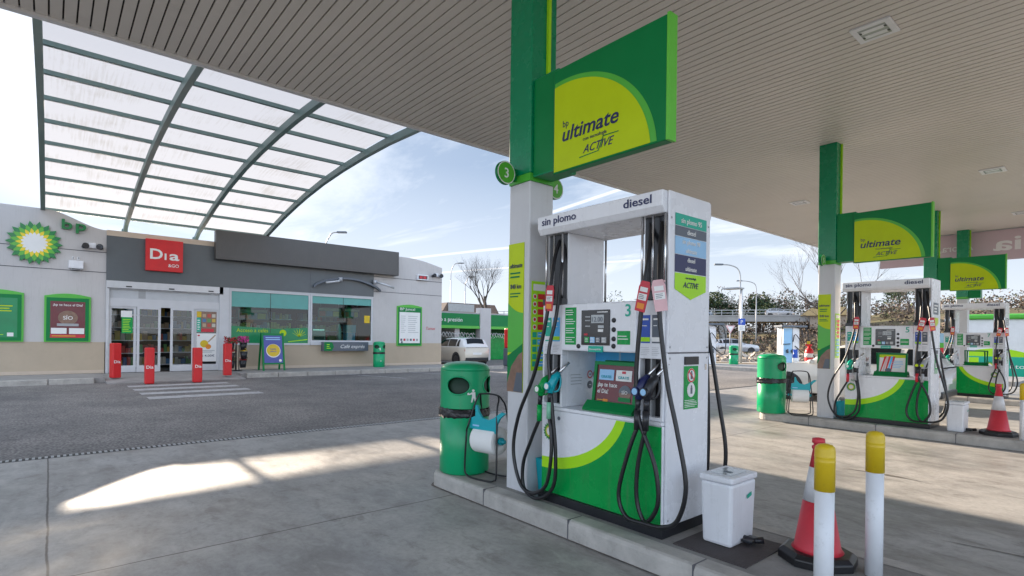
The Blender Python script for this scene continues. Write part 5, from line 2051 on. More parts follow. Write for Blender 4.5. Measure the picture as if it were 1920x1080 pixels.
def car(X, Y, Z, heading, paint, roofm, lab, L=4.1, Wd=1.72, H=1.45, style='hatch', grp=None):
    """local +x = forward; one lofted skin, panes cut from the same skin"""
    t = thing("parked_car", lab, "car", (X, Y, Z), heading, group=grp)
    hw = Wd / 2
    belt0 = 0.635

    def S(u, v):
        """u along the car 0..1, v: 0 sill, 1 waist, 2 belt, 3 roof edge, 4 centre line"""
        x = -L / 2 + u * L
        e = min(1.0, 4.5 * min(u, 1 - u) + 0.0)
        plan = hw * (0.80 + 0.20 * math.sin(PI / 2 * min(1.0, 7.0 * min(u + 0.015, 1.015 - u))))
        top = lerp_tab(CAR_TOP[style], u) * H
        belt = min(belt0 * H + 0.03 * (0.5 - u), top - 0.02)
        zb = 0.20 + 0.10 * max(0, 1 - 12 * u) + 0.06 * max(0, 1 - 12 * (1 - u))
        cab = max(0.0, min(1.0, (top - belt0 * H) / (0.30 * H)))
        P = [(plan * 0.95, zb), (plan, zb + (belt - zb) * 0.5), (plan * 0.965, belt), (plan * (0.90 - 0.16 * cab), top - 0.035 - 0.025 * cab), (0.0, top)]
        i = min(3, int(v))
        f = v - i
        p0, p1, p2, p3 = P[max(0, i - 1)], P[i], P[i + 1], P[min(4, i + 2)]
        if i == 3:
            return Vector((x, p1[0] + (p2[0] - p1[0]) * f, p1[1] + (p2[1] - p1[1]) * math.sin(f * PI / 2)))
        k = 0.35
        m1 = ((p2[0] - p0[0]) * k, (p2[1] - p0[1]) * k)
        m2 = ((p3[0] - p1[0]) * k, (p3[1] - p1[1]) * k)
        h = (2 * f ** 3 - 3 * f * f + 1, f ** 3 - 2 * f * f + f, -2 * f ** 3 + 3 * f * f, f ** 3 - f * f)
        return Vector((x, h[0] * p1[0] + h[1] * m1[0] + h[2] * p2[0] + h[3] * m2[0], h[0] * p1[1] + h[1] * m1[1] + h[2] * p2[1] + h[3] * m2[1]))
    nu, nv = 60, 18
    m = MB()
    vs, us = [], [0.5 - 0.5 * math.cos(PI * i / nu) if False else i / nu for i in range(nu + 1)]
    us = sorted(us + [0.005, 0.01, 0.99, 0.995])
    for u in us:
        row = [S(u, 4.0 * j / nv) for j in range(nv + 1)]
        vs += [Vector((p.x, -p.y, p.z)) for p in row] + [p for p in reversed(row[:-1])]
    w = 2 * nv + 1
    fs = []
    fr = []
    for i in range(len(us) - 1):
        for j in range(w - 1):
            q = (i * w + j, (i + 1) * w + j, (i + 1) * w + j + 1, i * w + j + 1)
            jj = j if j < nv else w - 2 - j
            (fr if 4.0 * (jj + 0.5) / nv > 2.05 and roofm is not paint else fs).append(q)
    fs += [tuple(range(w)), tuple(range(len(vs) - 1, len(vs) - w - 1, -1))]
    for i in range(len(us) - 1):
        fs.append((i * w, i * w + w - 1, (i + 1) * w + w - 1, (i + 1) * w))
    m.add(vs, fs, paint, True)
    if fr:
        o_ = len(m.v) - len(vs)
        k_ = m.mi(roofm)
        for q in fr:
            m.f.append([o_ + a for a in q])
            m.m.append(k_)
            m.sm.append(True)
    m.build("body", t)

    def pane(name, ua, ub, va, vb, mat, side, off=0.006, n1=10, n2=6, slant=0.0, parent=None):
        g = MB()
        vs2 = []
        for i in range(n1 + 1):
            for j in range(n2 + 1):
                f, h2 = i / n1, j / n2
                u = ua + (ub - ua) * f + slant * h2 * (1 if f < 0.5 else -1) * abs(2 * f - 1)
                v = va + (vb - va) * h2
                if side == 0:                # across the whole width
                    vv = 4 - abs(2 * h2 - 1) * (4 - va)
                    p = S(u, vv)
                    y = p.y * (1 if h2 > 0.5 else -1)
                    d = (S(u + 0.004, vv) - S(u - 0.004, vv))
                    nrm = Vector((-d.z, 0, d.x)).normalized()
                    q = Vector((p.x, y, p.z)) + nrm * off
                else:
                    p = S(u, v)
                    d = S(u, min(4, v + 0.02)) - S(u, v - 0.02)
                    nrm = Vector((0, d.z, -d.y)).normalized()
                    if nrm.y < 0:
                        nrm = -nrm
                    q = p + nrm * off
                    q = Vector((q.x, q.y * side, q.z))
                vs2.append(q)
        f2 = [(i * (n2 + 1) + j, (i + 1) * (n2 + 1) + j, (i + 1) * (n2 + 1) + j + 1, i * (n2 + 1) + j + 1) for i in range(n1) for j in range(n2)]
        g.add(vs2, f2, mat, True)
        return g.build(name, parent or t)
    a, b, r0_, r1_, w0_, w1_ = CAR_WIN[style]
    cuts = [(a + 0.03, a + 0.10), (a + 0.112, a + 0.30), (a + 0.312, b - 0.035)]
    for s_ in (-1, 1):
        for k, (c0, c1) in enumerate(cuts):
            pane("side_window", c0, c1, 2.14, 2.86, CARGL, s_, 0.006, 8, 6, 0.022 if k == 0 else (0.0 if k == 1 else 0.0))
    pane("windscreen", w0_ + 0.012, w1_ - 0.012, 3.12, 4, CARGL, 0, 0.007, 8, 12)
    pane("rear_window", r0_ + 0.022, r1_ - 0.008, 3.2, 4, CARGL, 0, -0.0 + 0.007, 8, 12)
    # wheels
    for ux in (0.165, 0.81):
        sx = -L / 2 + ux * L
        for s_ in (-1, 1):
            rw = 0.31
            Mw = Matrix.Translation((sx, s_ * (hw - 0.105), rw)) @ Matrix.Rotation(R(-90 * s_), 4, 'X')
            m = MB()
            m.lathe([(0.20, -0.09), (rw - 0.02, -0.09), (rw, -0.06), (rw, 0.085), (rw - 0.02, 0.107), (0.215, 0.112), (0.205, 0.10)], TYRE, 28, Mw)
            wo = m.build("wheel", t)
            m = MB()
            m.lathe([(0.205, 0.098), (0.19, 0.108), (0.17, 0.085), (0.06, 0.10), (0.0, 0.105)], RIM, 24, Mw)
            for q in range(5):
                an = 2 * PI * q / 5
                m.add([Mw @ Vector((0.07 * math.cos(an + d_), 0.07 * math.sin(an + d_), 0.104)) for d_ in (-0.5, 0.5)] + [Mw @ Vector((0.18 * math.cos(an + d_), 0.18 * math.sin(an + d_), 0.106)) for d_ in (0.16, -0.16)], [(0, 1, 2, 3)], GREY)
            m.build("rim", wo)
            m = MB()
            Fa = Matrix.Translation((sx, s_ * (hw + 0.002), rw + 0.02)) @ (fr_negy() if s_ < 0 else fr_posy())
            pts = [((rw + 0.065) * math.cos(q * PI / 18), (rw + 0.055) * math.sin(q * PI / 18)) for q in range(19)]
            m.poly(Fa, pts + [(-rw - 0.065, -0.13), (rw + 0.065, -0.13)], 0.0, BLACKP)
            m.build("wheel_arch", t)
    for s_ in (-1, 1):
        m = MB()
        m.lathe([(0.0, -0.03), (0.085, -0.022), (0.10, 0.02), (0.0, 0.03)], TAIL, 16, Matrix.Translation((-L / 2 + 0.03, s_ * hw * 0.74, 0.78)) @ Matrix.Rotation(R(-90), 4, 'Y') @ Matrix.Scale(1.25, 4, (1, 0, 0)))
        m.build("tail_lamp", t)
        pane("headlight", 0.925, 0.985, 1.5, 2.25, HEADL, s_, 0.008, 5, 5)
    m = MB()
    m.box(-L / 2 - 0.03, -hw * 0.80, 0.27, -L / 2 + 0.1, hw * 0.80, 0.42, BLACKP)
    m.build("bumper", t, bevel=0.03)
    m = MB()
    m.box(L / 2 - 0.1, -hw * 0.78, 0.24, L / 2 + 0.02, hw * 0.78, 0.38, BLACKP)
    m.build("bumper", t, bevel=0.03)
    m = MB()
    m.box(-L / 2 - 0.014, -0.26, 0.56, -L / 2 + 0.02, 0.26, 0.67, PAPER)
    m.build("number_plate", t)
    for s_ in (-1, 1):
        m = MB()
        m.lathe([(0.0, -0.06), (0.07, -0.04), (0.08, 0.03), (0.0, 0.06)], roofm, 12, Matrix.Translation((-L / 2 + 0.655 * L, s_ * (hw + 0.06), belt0 * H + 0.06)))
        m.build("wing_mirror", t)
    return t


# ================================================================== VEGETATION
def bare_tree(X, Y, Z, h, lab, seed, lean=(0, 0), spread=0.55, depth=6, r0=0.16, grp="leafless trees", limbs=None):
    rnd = random.Random(seed)
    t = thing("bare_tree", lab, "tree", (X, Y, Z), group=grp)
    tr, cr = MB(), MB()

    def grow(p, d, ln, r, lev):
        steps = 3
        pts, rs = [p], [r]
        q = p
        for i in range(steps):
            d = (d + Vector((rnd.uniform(-1, 1), rnd.uniform(-1, 1), rnd.uniform(-0.3, 0.7))) * 0.16).normalized()
            q = q + d * ln / steps
            pts.append(q)
            rs.append(r * (1 - 0.35 * (i + 1) / steps))
        (tr if lev < 1 else cr).tube(pts, rs, BARK if lev < 3 else TWIG, 6 if lev < 2 else 3)
        if lev >= depth:
            return
        nb = 2 + (rnd.random() < 0.75) + (lev > 2)
        for i in range(nb):
            k = rnd.uniform(0.45, 1.0) if lev else rnd.uniform(0.6, 1.0)
            j = min(steps - 1, int(k * steps))
            b = pts[j] + (pts[j + 1] - pts[j]) * (k * steps - j) if j < steps else pts[-1]
            ax = Vector((rnd.uniform(-1, 1), rnd.uniform(-1, 1), rnd.uniform(-0.4, 0.4))).normalized()
            nd = (d + ax * spread * rnd.uniform(0.7, 1.5) + Vector((0, 0, 0.12))).normalized()
            grow(b, nd, ln * rnd.uniform(0.62, 0.82), rs[-1] * rnd.uniform(0.55, 0.8), lev + 1)
    if limbs:
        tr.tube([(0, 0, 0), (0.05, 0.02, h * 0.25), (0.0, 0.05, h * 0.45)], [r0, r0 * 0.85, r0 * 0.6], BARK, 8)
        for z0, d, ln, r in limbs:
            grow(Vector((0, 0, z0)), Vector(d).normalized(), ln, r, 2)
    else:
        grow(Vector((0, 0, 0)), Vector((lean[0], lean[1], 1)).normalized(), h * 0.3, r0, 0)
    tr.build("trunk", t)
    cr.build("crown", t)
    return t


def leafy(m, c, rx, ry, rz, n, size, mats, rnd, shell=0.5):
    for _ in range(n):
        while True:
            p = Vector((rnd.uniform(-1, 1), rnd.uniform(-1, 1), rnd.uniform(-1, 1)))
            if 0.15 < p.length < 1:
                break
        p = p.normalized() * (shell + (1 - shell) * p.length)
        q = Vector((c[0] + p.x * rx, c[1] + p.y * ry, c[2] + p.z * rz))
        a = Vector((rnd.uniform(-1, 1), rnd.uniform(-1, 1), rnd.uniform(-1, 1))).normalized() * size * rnd.uniform(0.6, 1.4)
        b = Vector((rnd.uniform(-1, 1), rnd.uniform(-1, 1), rnd.uniform(-1, 1))).normalized() * size * rnd.uniform(0.6, 1.4)
        m.add([q - a, q + b, q + a, q - b], [(0, 1, 2, 3)], rnd.choice(mats))


def dark_tree(X, Y, Z, h, w, lab, seed, mats=None, grp="evergreen trees beyond the bridge"):
    rnd = random.Random(seed)
    t = thing("evergreen_tree", lab, "tree", (X, Y, Z), group=grp)
    m = MB()
    m.tube([(0, 0, 0), (0.1, 0.05, h * 0.3), (0, 0, h * 0.75)], [0.05 * h, 0.035 * h, 0.01 * h], BARK, 7)
    m.build("trunk", t)
    m = MB()
    for k in range(9):
        a = rnd.uniform(0, 2 * PI)
        rr = w * rnd.uniform(0.1, 0.55)
        leafy(m, (rr * math.cos(a), rr * math.sin(a), h * rnd.uniform(0.42, 0.85)), w * rnd.uniform(0.3, 0.5), w * rnd.uniform(0.3, 0.5), h * rnd.uniform(0.12, 0.2), 170, h * 0.028, mats or [LEAFD, LEAFD, LEAFG], rnd)
    m.build("crown", t)
    return t


def street_lamp(X, Y, Z, h, arm, lab, out=1.6, grp="street lamps behind the station"):
    t = thing("street_lamp", lab, "street lamp", (X, Y, Z), arm, group=grp)
    m = MB()
    m.tube([(0, 0, 0), (0, 0, h * 0.80)], [0.10, 0.06], GREY, 8)
    m.build("pole", t)
    m = MB()
    m.tube([(0, 0, h * 0.8), (0.03, 0, h * 0.9), (0.3, 0, h * 0.965), (out * 0.6, 0, h * 0.995), (out, 0, h)], 0.05, GREY, 7, spline=4)
    m.build("arm", t)
    m = MB()
    m.box(out - 0.05, -0.14, h - 0.06, out + 0.65, 0.14, h + 0.07, SLATE)
    m.build("lamp_head", t, bevel=0.03)
    return t


def hill_z(x, y):
    b = max(0.0, min(1.0, (y - 70 - 0.12 * x) / 45.0))
    r = max(0.0, min(1.0, (x + 46) / 24.0))
    r = r * r * (3 - 2 * r)
    return -0.3 + (b * b * (3 - 2 * b)) * (3.4 + 4.2 * r) + 0.5 * math.sin(x * 0.13) * math.cos(y * 0.11) * b


def background():
    # hillside terrain
    m = MB()
    nx, ny = 70, 40
    vs = []
    for j in range(ny):
        for i in range(nx):
            x = -170 + 250 * i / (nx - 1)
            y = 66 + 130 * j / (ny - 1)
            vs.append((x, y, hill_z(x, y)))
    fs = [(j * nx + i, j * nx + i + 1, (j + 1) * nx + i + 1, (j + 1) * nx + i) for j in range(ny - 1) for i in range(nx - 1)]
    m.add(vs, fs, DRY, True)
    m.build("hillside_terrain", kind="structure")
    rnd = random.Random(11)
    m = MB()
    for _ in range(520):
        y = 68 + 75 * rnd.random() ** 1.3
        x = rnd.uniform(-42, 34) if rnd.random() < 0.8 else rnd.uniform(-90, -42)
        z = hill_z(x, y)
        s = rnd.uniform(1.0, 2.6)
        mats = [SCRUB, SCRUB, TWIG] if rnd.random() < 0.8 else [LEAFG, SCRUB, LEAFD]
        leafy(m, (x, y, z + s * 0.4), s, s, s * 0.9, 120, 0.16, mats, rnd, 0.2)
    m.build("hillside_scrub", kind="stuff")
    m = MB()
    for _ in range(260):
        u = rnd.random()
        x, y = -98 + 62 * u + rnd.uniform(-3, 3), 92 + 20 * u + rnd.uniform(-4, 6)
        s = rnd.uniform(1.2, 2.6)
        mats = [LEAFD, LEAFD, SCRUB] if rnd.random() < 0.45 else ([TWIG, SCRUB, SCRUB] if rnd.random() < 0.7 else [LEAFG, LEAFD])
        leafy(m, (x, y, rnd.uniform(4.0, 8.5) + 2.6 * rnd.random() ** 2), s, s, s * 1.1, 110, 0.17, mats, rnd, 0.2)
    m.build("distant_tree_belt", kind="stuff")
    m = MB()
    for _ in range(26000):
        x = rnd.uniform(-75, 12)
        y = rnd.uniform(38, 55)
        h = rnd.uniform(0.12, 0.4)
        a = rnd.uniform(0, PI)
        m.add([(x, y, -0.06), (x + 0.12 * math.cos(a), y + 0.12 * math.sin(a), -0.06), (x + rnd.uniform(-.1, .1), y, h)], [(0, 1, 2)], LEAFG if rnd.random() < 0.6 else SCRUB)
    m.build("verge_grass", kind="stuff")
    # stony bank behind the chargers
    m = MB()
    for _ in range(1500):
        x = rnd.uniform(-34, -4)
        y = rnd.uniform(35.0, 38.6)
        s = rnd.uniform(0.10, 0.42) * (0.7 + 0.6 * rnd.random())
        z = 0.03 + (y - 35) * 0.11
        c = Vector((x, y, z))
        p = [c + Vector((rnd.uniform(-1, 1), rnd.uniform(-1, 1), rnd.uniform(-0.7, 0.8))) * s for _ in range(6)]
        m.add(p, [(0, 1, 2), (0, 2, 3), (0, 3, 4), (0, 4, 1), (5, 2, 1), (5, 3, 2), (5, 4, 3), (5, 1, 4)], ROCK)
    m.build("stony_bank_rubble", kind="stuff")
    m = MB()
    m.add([(-70, 34.6, -0.03), (-3, 34.6, -0.03), (-3, 39, 0.42), (-70, 39, 0.42), (-3, 41, 0.2), (-70, 41, 0.2), (-3, 44, -0.05), (-70, 44, -0.05)], [(0, 1, 2, 3), (3, 2, 4, 5), (5, 4, 6, 7)], ROCK)
    m.build("stony_bank", kind="structure")
    # road bridge
    b = thing("road_bridge", "long grey concrete road bridge crossing behind the forecourt", "bridge", (0, 0, 0))
    A, Bp = Vector((-95, 62, 0)), Vector((-36, 94, 0))
    d = (Bp - A).normalized()
    nrm = Vector((-d.y, d.x, 0))
    ang = math.atan2(d.y, d.x)
    Mx = Matrix.Translation(A) @ Matrix.Rotation(ang, 4, 'Z')
    Ln = (Bp - A).length
    m = MB()
    m.box(0, -4, 4.5, Ln, 4, 5.3, BRIDGE, Mx)
    m.build("deck", b)
    m = MB()
    m.box(0, -4.05, 5.301, Ln, -3.85, 5.55, BRIDGE, Mx)
    for i in range(40):
        x = i * Ln / 40
        m.box(x, -4.0, 5.551, x + 0.12, -3.9, 6.3, GREY, Mx)
    m.box(0, -4.0, 6.301, Ln, -3.9, 6.42, GREY, Mx)
    m.box(0, -3.99, 5.85, Ln, -3.91, 5.95, GREY, Mx)
    m.build("railing", b)
    for x in (14, 34, 54):
        m = MB()
        m.box(x - 0.6, -3, -0.4, x + 0.6, 3, 4.499, BRIDGE, Mx)
        m.build("pier", b)
    for i, (u, pt_, lab) in enumerate(((47.0, CARW, "white car on the bridge at its left end beside the pump"), (50.2, CARB, "dark blue car on the bridge just right of the pump edge"), (62.5, CARS, "silver car at the right end of the bridge"))):
        p = A + d * u + nrm * (-1.8)
        car(p.x, p.y, 5.31, ang, pt_, pt_, lab, L=4.2, style='estate', grp="cars crossing the bridge")
    # street lamps
    street_lamp(-22.1, 43.5, 0, 7.7, math.atan2(-0.9, -0.8), "tall grey street lamp with a curved arm right of the nearest pump", 1.5)
    street_lamp(-33.0, 69.2, 0, 9.1, math.atan2(-1.2, -1.1), "smaller more distant street lamp by the bridge pier", 1.9)
    street_lamp(-58.5, 39.3, 0, 10.9, math.atan2(0.76, 0.65), "street lamp rising left of the bare tree beyond the shop", 1.0)
    street_lamp(-57.7, 41.0, 0, 9.2, math.atan2(0.76, 0.65), "shorter street lamp beside the bare tree beyond the shop", 0.5)
    street_lamp(-39.4, 15.4, 0, 9.0, math.atan2(0.76, 0.65), "street lamp showing above the shop roof", 0.9)
    # trees
    bare_tree(-35.9, 27.4, 0, 10.2, "large bare tree beyond the shop end", 5, (0.02, 0.02), 0.42, 6, 0.26)
    bare_tree(-9.7, 28.5, 0, 6.0, "bare tree with long limbs reaching left behind the second column", 21, (0, 0), 0.5, 6, 0.15, limbs=[(2.5, (-0.60, -0.70, 0.50), 2.1, 0.05), (2.6, (-0.40, -0.5, 0.95), 1.7, 0.04), (2.7, (-0.15, -0.2, 1.0), 1.8, 0.045), (2.6, (0.4, 0.45, 0.9), 1.7, 0.04), (2.4, (-0.55, -0.62, 0.16), 1.1, 0.028)])
    bare_tree(-50, 108, 3, 9.5, "bare tree among the evergreens beyond the bridge", 8, (0, 0), 0.5, 5, 0.2)
    bare_tree(-38, 100, 3.5, 9.0, "bare tree right of the second street lamp on the hill", 13, (0, 0), 0.5, 5, 0.2)
    bare_tree(-33, 97, 4.0, 7.5, "bare tree on the brown hillside beside the leaning tree", 17, (0, 0), 0.55, 5, 0.2)
    bare_tree(-23, 95, 5.5, 6.5, "bare tree on the hilltop above the second pump", 19, (0, 0), 0.5, 5, 0.18)
    dark_tree(-56.6, 103, 3.0, 8.5, 4.2, "dark rounded evergreen left of the tall street lamp", 4)
    dark_tree(-49.0, 104, 3.0, 8.0, 3.0, "dark evergreen just right of the tall street lamp", 6)
    dark_tree(-45.5, 102, 3.0, 5.5, 3.6, "low dark evergreen above the middle of the bridge", 9)
    dark_tree(-30, 118, 7.0, 4.5, 3.4, "dark evergreen on the hill crest left of the second column", 12)
    # parked silver car, road sign, yield sign
    car(-29.8, 57.6, 0.02, math.atan2(0.648, 0.76) + R(4), CARS, CARS, "silver estate car on the far road behind the chargers", L=4.7, Wd=1.85, H=1.62, style='estate')
    t = thing("car_park_sign", "blue and white road sign on a pale pole behind the chargers", "sign", (-15.6, 30.9, 0.1))
    m = MB()
    m.tube([(0, 0, 0), (0, 0, 4.4)], 0.06, CONEW, 8)
    m.box(-0.9, -0.6, 4.35, 0.1, 0.1, 4.43, GREY)
    m.build("pole", t)
    Fs = Matrix.Translation((0.05, -0.07, 0)) @ Matrix.Rotation(R(49.6), 4, 'Z') @ fr_negy()
    m = MB()
    m.slab(Fs, [(-0.2, 2.25), (0.2, 2.25), (0.2, 2.62), (-0.2, 2.62)], 0, 0.02, BLUE)
    m.text(Fs, "P", 0, 2.32, 0.3, 0.021, PAPER, 'c')
    m.slab(Fs, [(-0.19, 1.9), (0.19, 1.9), (0.19, 2.24), (-0.19, 2.24)], 0, 0.02, PAPER)
    lines(m, Fs, -0.13, 1.95, 0.13, 2.18, 0.021, GREY, 4, 0.3)
    m.build("panel", t)
    t = thing("yield_sign", "small faded triangular yield sign beside the silver car", "sign", (-29.0, 55.0, 0.0), R(49.6))
    m = MB()
    m.tube([(0, 0, 0), (0, 0, 2.9)], 0.05, GREY, 6)
    m.build("pole", t)
    m = MB()
    Fs = fr_negy(0, -0.06, 2.6)
    m.slab(Fs, [(0, -0.45), (0.5, 0.4), (-0.5, 0.4)], 0, 0.02, PINK)
    m.poly(Fs, [(0, -0.25), (0.32, 0.3), (-0.32, 0.3)], 0.022, PAPER)
    m.build("panel", t)
    # chargers
    for (x, y, rz, lab) in ((-14.1, 33.8, R(52), "pale blue electric car charger with hanging cables left of the second column"),
                            (-16.0, 27.7, R(52), "pale electric car charger half hidden behind the nearest pump")):
        t = thing("car_charger", lab, "charger", (x, y, 0.1), rz, group="electric car chargers")
        m = MB()
        m.box(-0.55, -0.35, 0.0, 0.42, 0.35, 2.15, WHITE2)
        m.box(-0.56, -0.36, 0.05, -0.02, -0.351, 2.1, PALEB)
        m.box(0.02, -0.358, 0.05, 0.40, -0.351, 2.1, WHITE)
        m.box(-0.02, -0.36, 0.05, 0.015, -0.3505, 2.15, SLATE)
        m.build("cabinet", t, bevel=0.01)
        m = MB()
        m.box(-0.75, -0.55, 2.155, 0.8, 0.4, 2.27, SLATE)
        m.build("roof", t, bevel=0.02)
        for (u0, u1, dz) in ((0.75, 0.9, 0.3), (-0.7, -0.75, 0.9), (0.1, 0.55, 1.5)):
            m = MB()
            m.tube([(u0 * 0.2, -0.38, 1.0 + dz * 0.2), (u0, -0.5, 0.25 + dz), (u1, -0.5, 1.2), (u1 * 0.9, -0.45, 2.0), (u0 * 0.8, -0.3, 2.2)], 0.025, BLACK, 6, spline=4)
            m.build("cable", t)
        m = MB()
        for u in (-0.35, -0.05, 0.2):
            m.tube([(u, -0.36, 0.75), (u, -0.46, 0.85), (u + 0.03, -0.42, 0.65)], 0.06, SLATE, 6)
        m.build("plug", t)
    litter_bin(-14.9, 28.7, 0.1, "small green litter bin on the far kerb beside the road sign pole", 0)
    m = MB()
    m.lathe([(0.13, 0), (0.13, 0.55), (0.11, 0.6), (0.11, 0.85), (0.0, 0.86)], BLUE, 14)
    m.lathe([(0.132, 0.02), (0.132, 0.4)], PAPER, 14)
    tag(m.build("blue_canister", loc=(-12.6, 31.0, 0.13)), "blue topped white canister at the foot of the charger", "canister")
    # fire extinguisher on its stand
    t = thing("fire_extinguisher", "red fire extinguisher on a stand beside the second column", "extinguisher", (-6.75, 17.6, 0.0))
    m = MB()
    m.lathe([(0.11, 0.5), (0.12, 0.53), (0.12, 1.12), (0.10, 1.2), (0.045, 1.25), (0.045, 1.3), (0.0, 1.3)], RED, 18)
    m.lathe([(0.122, 0.96), (0.122, 1.08)], PAPER, 18)
    m.box(-0.1, -0.03, 1.3, 0.07, 0.03, 1.36, RED)
    m.box(-0.06, -0.02, 1.361, 0.02, 0.02, 1.45, YELL)
    m.build("cylinder", t)
    m = MB()
    m.lathe([(0.2, 0), (0.2, 0.03), (0.03, 0.05), (0.03, 0.5)], BLACKP, 14)
    m.tube([(0.05, 0, 1.08), (0.16, 0, 0.98), (0.15, 0, 0.7)], 0.015, BLACKP, 6, spline=3)
    m.build("stand", t)
    # left background: jet wash with green fascia
    t = thing("jet_wash_building", "green fronted jet wash bays with white pillars behind the shop end", "building", (0, 0, 0))
    X = -27.0
    F = fr_posx(X, 0, 0)
    m = MB()
    m.box(X - 4, 14.5, 1.95, X, 20.3, 2.85, SGREEN)
    m.box(X - 4, 21.15, 1.95, X, 27.0, 2.85, SGREEN)
    m.box(X + 0.002, 14.5, 1.95, X + 0.03, 20.29, 2.12, LGREEN)
    m.box(X + 0.002, 21.15, 1.95, X + 0.03, 27, 2.12, LGREEN)
    m.text(fr_posx(X + 0.01, 0, 0), "lavado a presión", 19.0, 2.36, 0.34, 0, PAPER, 'r', 0.004, width=2.3)
    m.build("fascia", t)
    m = MB()
    m.box(X - 0.4, 20.31, 0, X + 0.08, 21.14, 3.25, SHOPW)
    m.build("pillar", t)
    m = MB()
    m.box(X - 3.5, 18.6, 0, X - 0.2, 18.95, 1.94, SHOPW)
    m.build("pillar", t)
    m = MB()
    m.box(X - 4.2, 14.5, 0, X - 3.9, 27, 1.949, SGREEN)
    m.box(X - 0.9, 21.2, 0, X - 0.7, 27, 1.55, GREEN)
    m.build("rear_wall", t)
    m = MB()
    m.box(X - 4, 14.5, 2.852, X, 27, 2.92, GREY)
    m.build("roof", t)
    m = MB()
    rnd = random.Random(2)
    Gf = fr_posx(X - 0.05, 0, 0)
    for k in range(26):
        y = 16.6 + k * 0.22 if k < 16 else 21.3 + (k - 16) * 0.2
        m.tube([Gf @ Vector((y + 0.09 * math.cos(a), 1.55 + rnd.uniform(-.06, .06) + 0.13 * math.sin(a * 1.0), 0.0)) for a in [i * 0.9 for i in range(7)]], 0.016, PAPER, 4)
    m.build("painted_squiggle", t)
    car(-23.7, 16.35, 0.0, PI - 0.04, CARC, CARW, "cream and white small hatchback parked past the shop end", L=3.8, Wd=1.72, H=1.43)
    t = thing("vacuum_post", "red and white vacuum post partly hidden by the nearest column", "vacuum", (-21.2, 18.05, 0))
    m = MB()
    m.box(-0.3, -0.35, 0, 0.3, 0.35, 0.9, SLATE)
    m.build("base", t, bevel=0.03)
    m = MB()
    m.box(-0.28, -0.32, 0.9, 0.28, 0.32, 1.9, RED)
    m.build("casing", t, bevel=0.05)
    # houses behind
    t = thing("house", "low brown roofed building behind the bare tree and jet wash", "building", (-46, 33.5, 0))
    m = MB()
    m.box(-4, -3.2, 0, 0, 3.4, 4.0, HOUSEW)
    m.box(0.001, -2.9, 4.001, 0.1, 0.3, 4.8, GREY)
    m.build("wall", t)
    m = MB()
    m.slab(fr_posx(-4.4, 0, 0), [(-3.5, 4.0), (3.8, 4.0), (3.2, 4.9), (-2.9, 4.9)], 0, 4.3, ROOFT)
    m.build("roof", t)
    t = thing("house", "small ochre building beside the evergreens beyond the bridge", "building", (-62, 101, 3))
    m = MB()
    m.box(-3, -3, 0, 3, 3, 6.0, OCHRE)
    m.build("wall", t)
    m = MB()
    m.box(-3.3, -3.3, 6.001, 3.3, 3.3, 6.5, ROOFT)
    m.build("roof", t)
    t = thing("house", "low tiled shelter on the brown hillside above the bridge end", "building", (-31.5, 92, 3.4))
    m = MB()
    m.box(-3, -2, 0, 3, 2, 2.0, HOUSEW)
    m.build("wall", t)
    m = MB()
    m.slab(fr_negy(0, 2.6, 0), [(-4.2, 2.0), (4.2, 2.0), (2.5, 3.2), (-2.5, 3.2)], 0, 5.2, OCHRE)
    m.build("roof", t)
    # right background: white building, arch panel, red totem, banner
    t = thing("white_kiosk", "long white building with a rounded green roof edge behind the third pump", "building", (-6.0, 34.6, 0))
    m = MB()
    m.box(0, 0, 0, 16, 5, 2.62, WHITE2)
    m.build("wall", t, bevel=0.05)
    m = MB()
    m.box(-0.12, -0.12, 2.621, 16, 5.1, 2.87, LGREEN)
    m.build("roof", t, bevel=0.07)
    t = thing("green_info_panel", "low green panel with a lime arched top in front of the white building", "sign", (-5.6, 30.6, 0))
    m = MB()
    F = Matrix.Rotation(R(0), 4, 'Z') @ fr_negy()
    m.slab(F, [(0, -0.05), (2.6, -0.05)] + [(2.6 - 2.6 * i / 16, 0.95 + 0.30 * math.sin(PI * i / 16)) for i in range(17)], -0.15, 0, LIME)
    m.build("frame", t)
    m = MB()
    m.rect(F, 0.15, 0.05, 2.45, 0.9, 0.002, TEALG)
    m.rect(F, 0.2, 0.1, 0.75, 0.85, 0.004, LIME)
    sunflower(m, F, 1.1, 0.5, 0.2, 0.004)
    m.text(F, "Puntos", 1.4, 0.42, 0.26, 0.004, PAPER, 'l', width=0.95)
    m.build("poster", t)
    t = thing("red_totem", "narrow red notice board with a blue top between the second and third pumps", "sign", (-4.55, 21.2, 0))
    m = MB()
    m.box(-0.05, -0.06, 0, 0.55, 0.0, 1.45, REDL)
    m.build("panel", t)
    m = MB()
    Fm = fr_negy(0, -0.061, 0)
    m.rect(Fm, -0.05, 1.3, 0.55, 1.45, 0.002, LGREEN)
    m.slab(Fm, [(-0.05, 1.452), (0.55, 1.452), (0.55, 1.75), (-0.05, 1.75)], -0.06, 0, PALEB)
    m.rect(Fm, 0.1, 0.95, 0.3, 1.15, 0.002, PAPER)
    m.rect(Fm, 0.02, 0.6, 0.4, 0.63, 0.002, PINK)
    m.build("notice", t)
    t = thing("hanging_banner", "pink white banner with reversed lettering hung along the far canopy edge", "banner", (0, CY1 - 0.05, 0))
    m = MB()
    m.box(-6.0, 0.0, 3.93, 6.4, 0.035, CZ - 0.035, BANNER)
    m.build("cloth", t)
    m = MB()
    F = Matrix(((-1, 0, 0, 0), (0, 0, -1, -0.002), (0, 1, 0, 0), (0, 0, 0, 1)))      # letters read from the other side
    m.text(F, "Ahora,", 3.56, 4.30, 0.30, 0, BANNERT, 'l', 0.01, width=0.82)
    m.build("lettering", t)
    m = MB()
